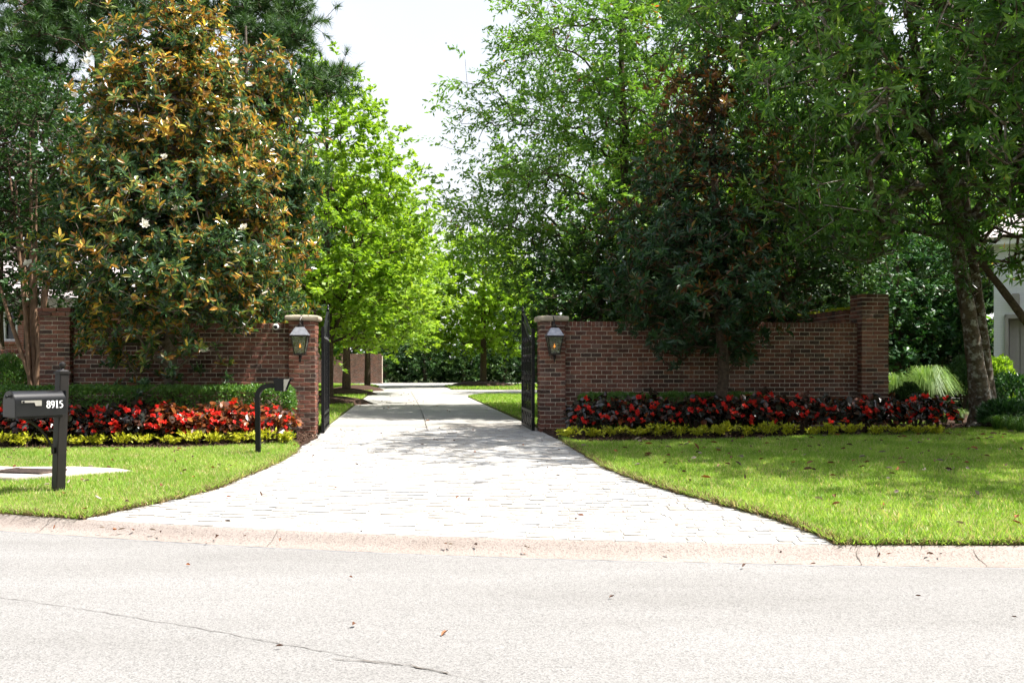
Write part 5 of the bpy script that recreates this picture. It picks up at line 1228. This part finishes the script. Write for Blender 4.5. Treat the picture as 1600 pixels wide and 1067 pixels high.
# ------------------------------------------------------------------ hedges and shrubs
def hedge(label, a, b_, w, z0, z1, n_, seed, mat='boxwood', L_=.050, W_=.032, name="hedge"):
    rg = np.random.default_rng(seed); ax = Vector((b_[0] - a[0], b_[1] - a[1])); L0 = ax.length; ang = math.atan2(ax.y, ax.x)
    o = empty(name, (a[0], a[1], G(*a)), ang, label, "hedge")
    m_ = MB(); nx_ = max(4, int(L0 / .18)); h = z1 - z0
    m_.tube([(x, 0, z0 + h * .46) for x in np.linspace(.10, L0 - .10, nx_)], [min(w, h) * .34 * (1 + .05 * math.sin(3 * i)) for i in range(nx_)], 8)
    sc_ = h / min(w, h) * .92; m_.v = [(x, y * w / min(w, h) * .95, z0 + h * .46 + (z - z0 - h * .46) * sc_) for x, y, z in m_.v]
    m_.build("branchwork", M['bark'], o)
    # leaves over a rounded box shell
    u = rg.random((n_, 3)); f = rg.random(n_); P = np.column_stack([u[:, 0] * L0, (u[:, 1] - .5) * w, z0 + u[:, 2] * h])
    top = f < .34; frt = (f >= .34) & (f < .72); bk = (f >= .72) & (f < .86); e0 = (f >= .86) & (f < .93); e1 = f >= .93
    P[top, 2] = z1; P[frt, 1] = -w / 2; P[bk, 1] = w / 2; P[e0, 0] = 0; P[e1, 0] = L0
    nrm = np.zeros((n_, 3)); nrm[top, 2] = 1; nrm[frt, 1] = -1; nrm[bk, 1] = 1; nrm[e0, 0] = -1; nrm[e1, 0] = 1
    c0 = np.clip(P, [min(w, h) * .2, -w / 2 + min(w, h) * .2, z0], [L0 - min(w, h) * .2, w / 2 - min(w, h) * .2, z1 - min(w, h) * .2]); dv = P - c0; P = c0 + unit(dv) * np.minimum(np.linalg.norm(dv, axis=1), min(w, h) * .2)[:, None]
    lump = patchy(P[:, :2] + P[:, 2:3] * .7, 5.5, seed) * .05 + patchy(P[:, [0, 2]], 13, seed + 1) * .025
    P = P + nrm * (lump - np.abs(rg.normal(0, .035, n_)))[:, None]
    d = unit(nrm * .7 + rg.normal(0, .6, (n_, 3)) + [0, 0, .4]); nn = nrm + rg.normal(0, .7, (n_, 3)) + [0, 0, .4]
    link("foliage", leafmesh("foliage", P, d, nn, L_ * (.7 + .7 * rg.random(n_)), W_ * (.7 + .7 * rg.random(n_)), M[mat], np.clip(.5 + .2 * patchy(P[:, [0, 2]], 6, seed + 2) + rg.normal(0, .2, n_), 0, 1), "oval4", .1), o)
    return o
ha = atd(-60, 16.75); hb = atd(456, 17.1)
hedge("clipped boxwood hedge along the foot of the left wall", ha, hb, .75, 0.02, .93, 21000, 141)
hedge("low clipped hedge behind the red begonias on the right", atd(906, 18.55), atd(1190, 18.75), .5, .02, .74, 9000, 142)
def shrub(name, label, p, r_, h, n_, seed, mat, L_, W_, kind="oval", cat="shrub", group=None, z=0.0):
    rg = np.random.default_rng(seed); o = empty(name, (p[0], p[1], G(*p) + z), 0, label, cat, group)
    m_ = MB()
    for i in range(9):
        a = i * 2.4; m_.tube([(0, 0, -.03), (.3 * r_ * math.cos(a), .3 * r_ * math.sin(a), h * .4), (.65 * r_ * math.cos(a), .65 * r_ * math.sin(a), h * .8)], [.018, .013, .005], 5)
    m_.build("stem", M['bark'], o)
    d = unit(rg.normal(0, 1, (n_, 3))); d[:, 2] = np.abs(d[:, 2]) * 1.3 - .25; d = unit(d); k_ = .55 + .45 * rg.random(n_) ** .5 + .09 * np.sin(d[:, 0] * 6 + seed) * np.cos(d[:, 2] * 7)
    P = d * k_[:, None] * np.array([r_, r_, h * .6]) + np.array([0, 0, h * .42]); P[:, 2] = np.maximum(P[:, 2], .02)
    link("foliage", leafmesh("foliage", P, unit(d + rg.normal(0, .6, (n_, 3)) + [0, 0, .3]), d + rg.normal(0, .6, (n_, 3)), L_ * (.7 + .6 * rg.random(n_)), W_ * (.7 + .6 * rg.random(n_)), M[mat], np.clip(.45 + rg.normal(0, .22, n_), 0, 1), kind), o)
    return o
shrub("boxwood_shrub", "rounded dark boxwood at the left edge before the low brick wall", atd(5, 19.8), .62, 1.45, 6000, 151, 'boxwood', .05, .03)
shrub("dark_shrub", "small dark shrub at the end of the right begonia bed", atd(1420, 21.0), .42, .85, 2600, 152, 'evergreen', .07, .035)
shrub("dark_shrub", "dark rounded shrub behind the leaning trunks", atd(1506, 30), .62, 1.5, 3000, 153, 'evergreen', .09, .05)
shrub("leafy_shrub", "green leafy shrub at the right edge below the white house", atd(1585, 21), .7, 1.05, 2200, 154, 'holly', .12, .05, "lance")
shrub("leafy_shrub", "low green leafy shrub right of the leaning trunks", atd(1572, 19.6), .5, .55, 1500, 155, 'holly', .12, .045, "lance")
shrub("leafy_shrub", "light green shrub between the trunk and the white house", atd(1560, 27), .45, 1.5, 1500, 156, 'lime', .12, .06, "lance")
def tussock(name, label, p, r_, h, n_, seed, mat, w=.012, group=None):
    rg = np.random.default_rng(seed); o = empty(name, (p[0], p[1], G(*p) + .02), 0, label, "grass clump", group)
    th = rg.random(n_) * 6.283; k_ = rg.random(n_) ** .6; hh = h * (.75 + .35 * rg.random(n_)) * (.66 + .34 * np.minimum(1, k_ * 1.6)) * (1 - .18 * k_ ** 2); rad = r_ * k_ * (.7 + .4 * rg.random(n_))
    dv = np.column_stack([np.cos(th), np.sin(th)]); sd = np.column_stack([-np.sin(th), np.cos(th), np.zeros(n_)]) * w * .5
    L_ = []
    for t in (0, .4, .75, 1.0):
        q = np.column_stack([dv * (rad * (.18 + .82 * t ** 1.25))[:, None], hh * (t * (1.9 - .9 * t)) * (1 - .62 * k_ * t ** 2)]); wv = (1 - .8 * t); L_ += [q - sd * wv, q + sd * wv]
    V_ = np.stack(L_, 1).reshape(-1, 3); o_ = (np.arange(n_) * 8)[:, None, None]; F_ = o_ + np.array([(0, 1, 3, 2), (2, 3, 5, 4), (4, 5, 7, 6)])[None]
    me = np_mesh("blades", V_, F_.reshape(-1, 4), M[mat], tint=np.repeat(np.clip(.5 + rg.normal(0, .25, n_), 0, 1), 3)); link("blades", me, o)
    return o
tussock("ornamental_grass", "large arching ornamental grass clump beyond the tall end pier", atd(1450, 26), 1.0, 1.75, 1500, 161, 'reed', .018)
tussock("ornamental_grass", "smaller ornamental grass clump beside the tall end pier", atd(1400, 26.5), .6, 1.5, 700, 162, 'reed', .018)
for i, (px, d) in enumerate(((1452, 21.2), (1475, 21.8), (1498, 21.4), (1560, 18.9), (1582, 18.6), (1604, 19.2), (1596, 18.0))):
    tussock("liriope_clump", ["nearest the begonia bed end", "second from the begonia bed end", "just left of the leaning trunks", "just right of the leaning trunks", "second to the right of the trunks", "at the back by the right edge", "at the front by the right edge"][i].join(["low strappy liriope clump ", ""]), atd(px, d), .34, .46, 260, 170 + i, 'reed' if i < 3 else 'boxwood', .014, "liriope clumps around the leaning tree")

# ------------------------------------------------------------------ begonias and golden edging plants
def begonia_proto(seed, mat, nleaf=95):
    rg = np.random.default_rng(seed); d = unit(rg.normal(0, 1, (nleaf, 3))); d[:, 2] = np.abs(d[:, 2]) * .9 - .1; d = unit(d)
    P = d * (.16 + .13 * rg.random(nleaf) ** .6)[:, None] * np.array([1.05, 1.05, 1.15]) + np.array([0, 0, .24]); P[:, 2] = np.maximum(P[:, 2], .04)
    nn = d * .9 + rg.normal(0, .35, (nleaf, 3)) + [0, 0, .7]; ld = unit(d * [1, 1, -.1] + rg.normal(0, .35, (nleaf, 3)) + [0, 0, -.25])
    me = leafmesh("foliage", P - ld * .04, ld, nn, .10 + .05 * rg.random(nleaf), .075 + .04 * rg.random(nleaf), M[mat], np.clip(.45 + rg.normal(0, .28, nleaf), 0, 1), "oval", .14, .06)
    sm = MB()
    for i in range(7):
        a = i * 2.4 + seed; sm.tube([(0, 0, -.03), (.08 * math.cos(a), .08 * math.sin(a), .2), (.17 * math.cos(a), .17 * math.sin(a), .4)], [.010, .008, .004], 5)
    s_ = bpy.data.meshes.new("stem"); s_.from_pydata(sm.v, [], sm.f); s_.materials.append(M['bark'])
    return me, s_
def flower_proto(seed):
    rg = np.random.default_rng(seed); C = rg.normal(0, .014, (5, 3)) * [1, 1, .9]; D = unit(rg.normal(0, .5, (5, 3)) + [0, -.4, .8])
    pos, ld, nr, L_, W_, tt = whorls(C, D, rg, 4, .030, .034, (50, 95), .006, rg.random(5), .25)
    return leafmesh("flower", pos, ld, nr, L_, W_, M['petal'], tt, "oval", .15, .05)
BG = [begonia_proto(300 + i, 'begonia') for i in range(4)]; BB = [begonia_proto(320 + i, 'begonia_bronze') for i in range(3)]
FLW = [flower_proto(340 + i) for i in range(5)]
def begonia(p, s, label, group, seed, bronze=False, nf=9, z=0.03):
    r_ = random.Random(seed); o = empty("begonia", (p[0], p[1], G(*p) + z), r_.uniform(0, 6.28), label, "begonia", group)
    o.scale = (s, s, s * r_.uniform(.95, 1.1)); fol, stm = r_.choice(BB if bronze else BG)
    link("foliage", fol, o); link("stem", stm, o)
    rz = o.rotation_euler[2]
    for i in range(nf):
        a = r_.uniform(-2.6, -.5) - rz; el = r_.uniform(-.15, 1.1)       # mostly towards the light side of the bed
        q = (math.cos(a) * math.cos(el) * .30, math.sin(a) * math.cos(el) * .30, .26 + math.sin(el) * .30)
        f = link("flower", r_.choice(FLW), o); f.location = q; f.rotation_euler = (r_.uniform(-.3, .3), r_.uniform(-.3, .3), -rz + r_.uniform(-.6, .6)); k_ = r_.uniform(.8, 1.35); f.scale = (k_, k_, k_)
ORD = ["first", "second", "third", "fourth", "fifth", "sixth", "seventh", "eighth", "ninth", "tenth", "eleventh", "twelfth", "thirteenth", "fourteenth", "fifteenth", "sixteenth", "seventeenth", "eighteenth", "nineteenth", "twentieth"]
for rw_, (d0, d1, n_, s_, pa, pb_) in enumerate(((15.75, 16.05, 13, .98, 8, 432), (16.15, 16.45, 13, 1.12, -10, 440))):
    for i in range(n_):
        t = i / (n_ - 1); px = pb_ + (pa - pb_) * t; d = d1 + (d0 - d1) * t
        begonia(atd(px + rnd.uniform(-6, 6), d + rnd.uniform(-.05, .05)), s_ * rnd.uniform(.9, 1.1), "%s red begonia, %s from the left gate pier, %s row" % ("bronze leaved" if t < .42 else "dark leaved", ORD[i], ("front", "back")[rw_]), "begonias in the left bed", 400 + rw_ * 40 + i, bronze=t < .42, nf=8 if rw_ == 0 else 5)
for rw_, (d0, d1, n_, s_, pa, pb_) in enumerate(((17.35, 18.05, 17, 1.0, 908, 1468), (17.75, 18.45, 17, 1.17, 918, 1462))):
    for i in range(n_):
        t = i / (n_ - 1); px = pa + (pb_ - pa) * t; d = d0 + (d1 - d0) * t
        begonia(atd(px + rnd.uniform(-6, 6), d + rnd.uniform(-.05, .05)), s_ * rnd.uniform(.9, 1.1) * (1 + .12 * t), "dark leaved red begonia, %s from the right gate pier, %s row" % (ORD[i], ("front", "back")[rw_]), "begonias in the right bed", 500 + rw_ * 40 + i, nf=6 if rw_ == 0 else 4)
def gold_proto(seed, n_=210):
    rg = np.random.default_rng(seed); nst = 26; a = rg.random(nst) * 6.28; k_ = rg.random(nst) ** .6; tips = np.column_stack([np.cos(a) * k_ * .22, np.sin(a) * k_ * .15, .09 + .10 * rg.random(nst)])
    i = rg.integers(0, nst, n_); t = .35 + .65 * rg.random(n_); P = tips[i] * np.column_stack([t, t, t ** .8]); d = unit(rg.normal(0, .7, (n_, 3)) + tips[i] * 3 + [0, 0, .3])
    me = leafmesh("foliage", P, d, rg.normal(0, .6, (n_, 3)) + [0, 0, 1], .045 + .025 * rg.random(n_), .022 + .012 * rg.random(n_), M['gold'], np.clip(.55 + rg.normal(0, .25, n_), 0, 1), "lance")
    sm = MB()
    for q in tips[:9]: sm.tube([(0, 0, -.02), tuple(q * .5), tuple(q * .95)], [.006, .005, .002], 4)
    s2_ = bpy.data.meshes.new("stem"); s2_.from_pydata(sm.v, [], sm.f); s2_.materials.append(M['bark']); return me, s2_
GP = [gold_proto(600 + i) for i in range(4)]
def goldplant(p, s, label, group, seed, z=.03):
    r_ = random.Random(seed); o = empty("golden_edging_plant", (p[0], p[1], G(*p) + z), r_.uniform(-.4, .4) + (math.pi if r_.random() < .5 else 0), label, "edging plant", group); o.scale = (s * r_.uniform(.9, 1.2), s, s * r_.uniform(.85, 1.15))
    a, b_ = r_.choice(GP); link("foliage", a, o); link("stem", b_, o)
for i in range(13):
    t = i / 12; goldplant(atd(445 + (2 - 445) * t + rnd.uniform(-5, 5), 15.75 - .42 * t + rnd.uniform(-.04, .04)), 1.05 * rnd.uniform(.9, 1.15), "yellow green edging plant %s from the left gate pier along the left bed" % ORD[i], "edging plants along the left bed", 620 + i)
for i in range(18):
    t = i / 17; goldplant(atd(895 + (1468 - 895) * t + rnd.uniform(-6, 6), 16.75 + .8 * t + rnd.uniform(-.04, .04)), 1.15 * rnd.uniform(.85, 1.15), "yellow green edging plant %s from the right gate pier along the right bed" % ORD[i], "edging plants along the right bed", 650 + i)

# ------------------------------------------------------------------ fallen leaves
def litter(P, z, label, seed, s_=1.0):
    rg = np.random.default_rng(seed); n_ = len(P); pos = np.column_stack([P, z])
    d = unit(rg.normal(0, 1, (n_, 3)) * [1, 1, .25]); nn = rg.normal(0, .45, (n_, 3)) + [0, 0, 1]
    o = link("fallen_leaves", leafmesh("fallen_leaves", pos, d, nn, s_ * (.06 + .07 * rg.random(n_)), s_ * (.025 + .025 * rg.random(n_)), M['litter'], rg.random(n_), "oval", .25)); tag(o, label, "leaves", kind="stuff")
rg = np.random.default_rng(77)
P = scatter(lawnR, 420, rg); P = P[rg.random(len(P)) < np.clip((P[:, 1] - 7.5) / 6, .25, 1)]
litter(P, ground(P[:, 0], P[:, 1]) + .085, "brown magnolia leaves strewn over the right lawn", 701)
P = scatter(lawnL, 70, rg); litter(P, ground(P[:, 0], P[:, 1]) + .07, "few brown leaves on the left lawn", 702, .8)
P = scatter(apron_poly, 40, rg); P = np.concatenate([P, np.array(apR[2:]) + rg.normal(0, .06, (len(apR) - 2, 2))]); litter(P, ground(P[:, 0], P[:, 1]) + .016, "few brown leaves on the stone apron", 703, .6)
P = np.array([(x, y) for x, y in [road_at(555, 978), road_at(1580, 968), road_at(322, 852), road_at(545, 905), road_at(820, 868), road_at(1275, 884), road_at(960, 935), road_at(430, 1015), road_at(700, 990), road_at(1160, 890), road_at(290, 885), road_at(1430, 935)]])
litter(P, np.full(len(P), .02), "few leaves lying on the road", 704, .55)
P = np.array([(x, float(yb(x)) - .12 - .1 * rg.random()) for x in rg.uniform(-4.5, 4.2, 26)]); litter(P, np.full(len(P), .075), "few leaves in the kerb gutter", 705, .55)
P = scatter([along(dl0, 3), along(dr0, 3), along(dr0, 30), along(dl0, 30)], 24, rg); litter(P, ground(P[:, 0], P[:, 1]) + .02, "few leaves on the concrete driveway", 706, .9)

# ------------------------------------------------------------------ unseen trees added behind the viewpoint to block low sky light
rg = np.random.default_rng(900); n_ = 9000
az_ = np.radians(rg.uniform(170, 385, n_)); rr_ = rg.uniform(15, 20, n_) + 2.5 * np.sin(az_ * 7); hmax = 9.5 + 2.5 * np.sin(az_ * 9 + 1) + 1.5 * np.sin(az_ * 23)
pos = np.column_stack([rr_ * np.cos(az_), 3 + rr_ * np.sin(az_), .3 + hmax * rg.random(n_) ** .8])
pos = pos[~((np.abs(pos[:, 0]) > 13) & (pos[:, 1] < 8.5) & (pos[:, 1] > -3.0) & (pos[:, 2] < 0.0))]; n_ = len(pos)
tl = link("sky_blocking_treeline", leafmesh("sky_blocking_treeline", pos, rg.normal(0, 1, (n_, 3)), rg.normal(0, 1, (n_, 3)), rg.uniform(.6, 1.1, n_), rg.uniform(.35, .7, n_), M['evergreen'], rg.random(n_), "flat"))
tag(tl, "unseen trees added behind the viewpoint to block low sky light", "trees", kind="stuff")
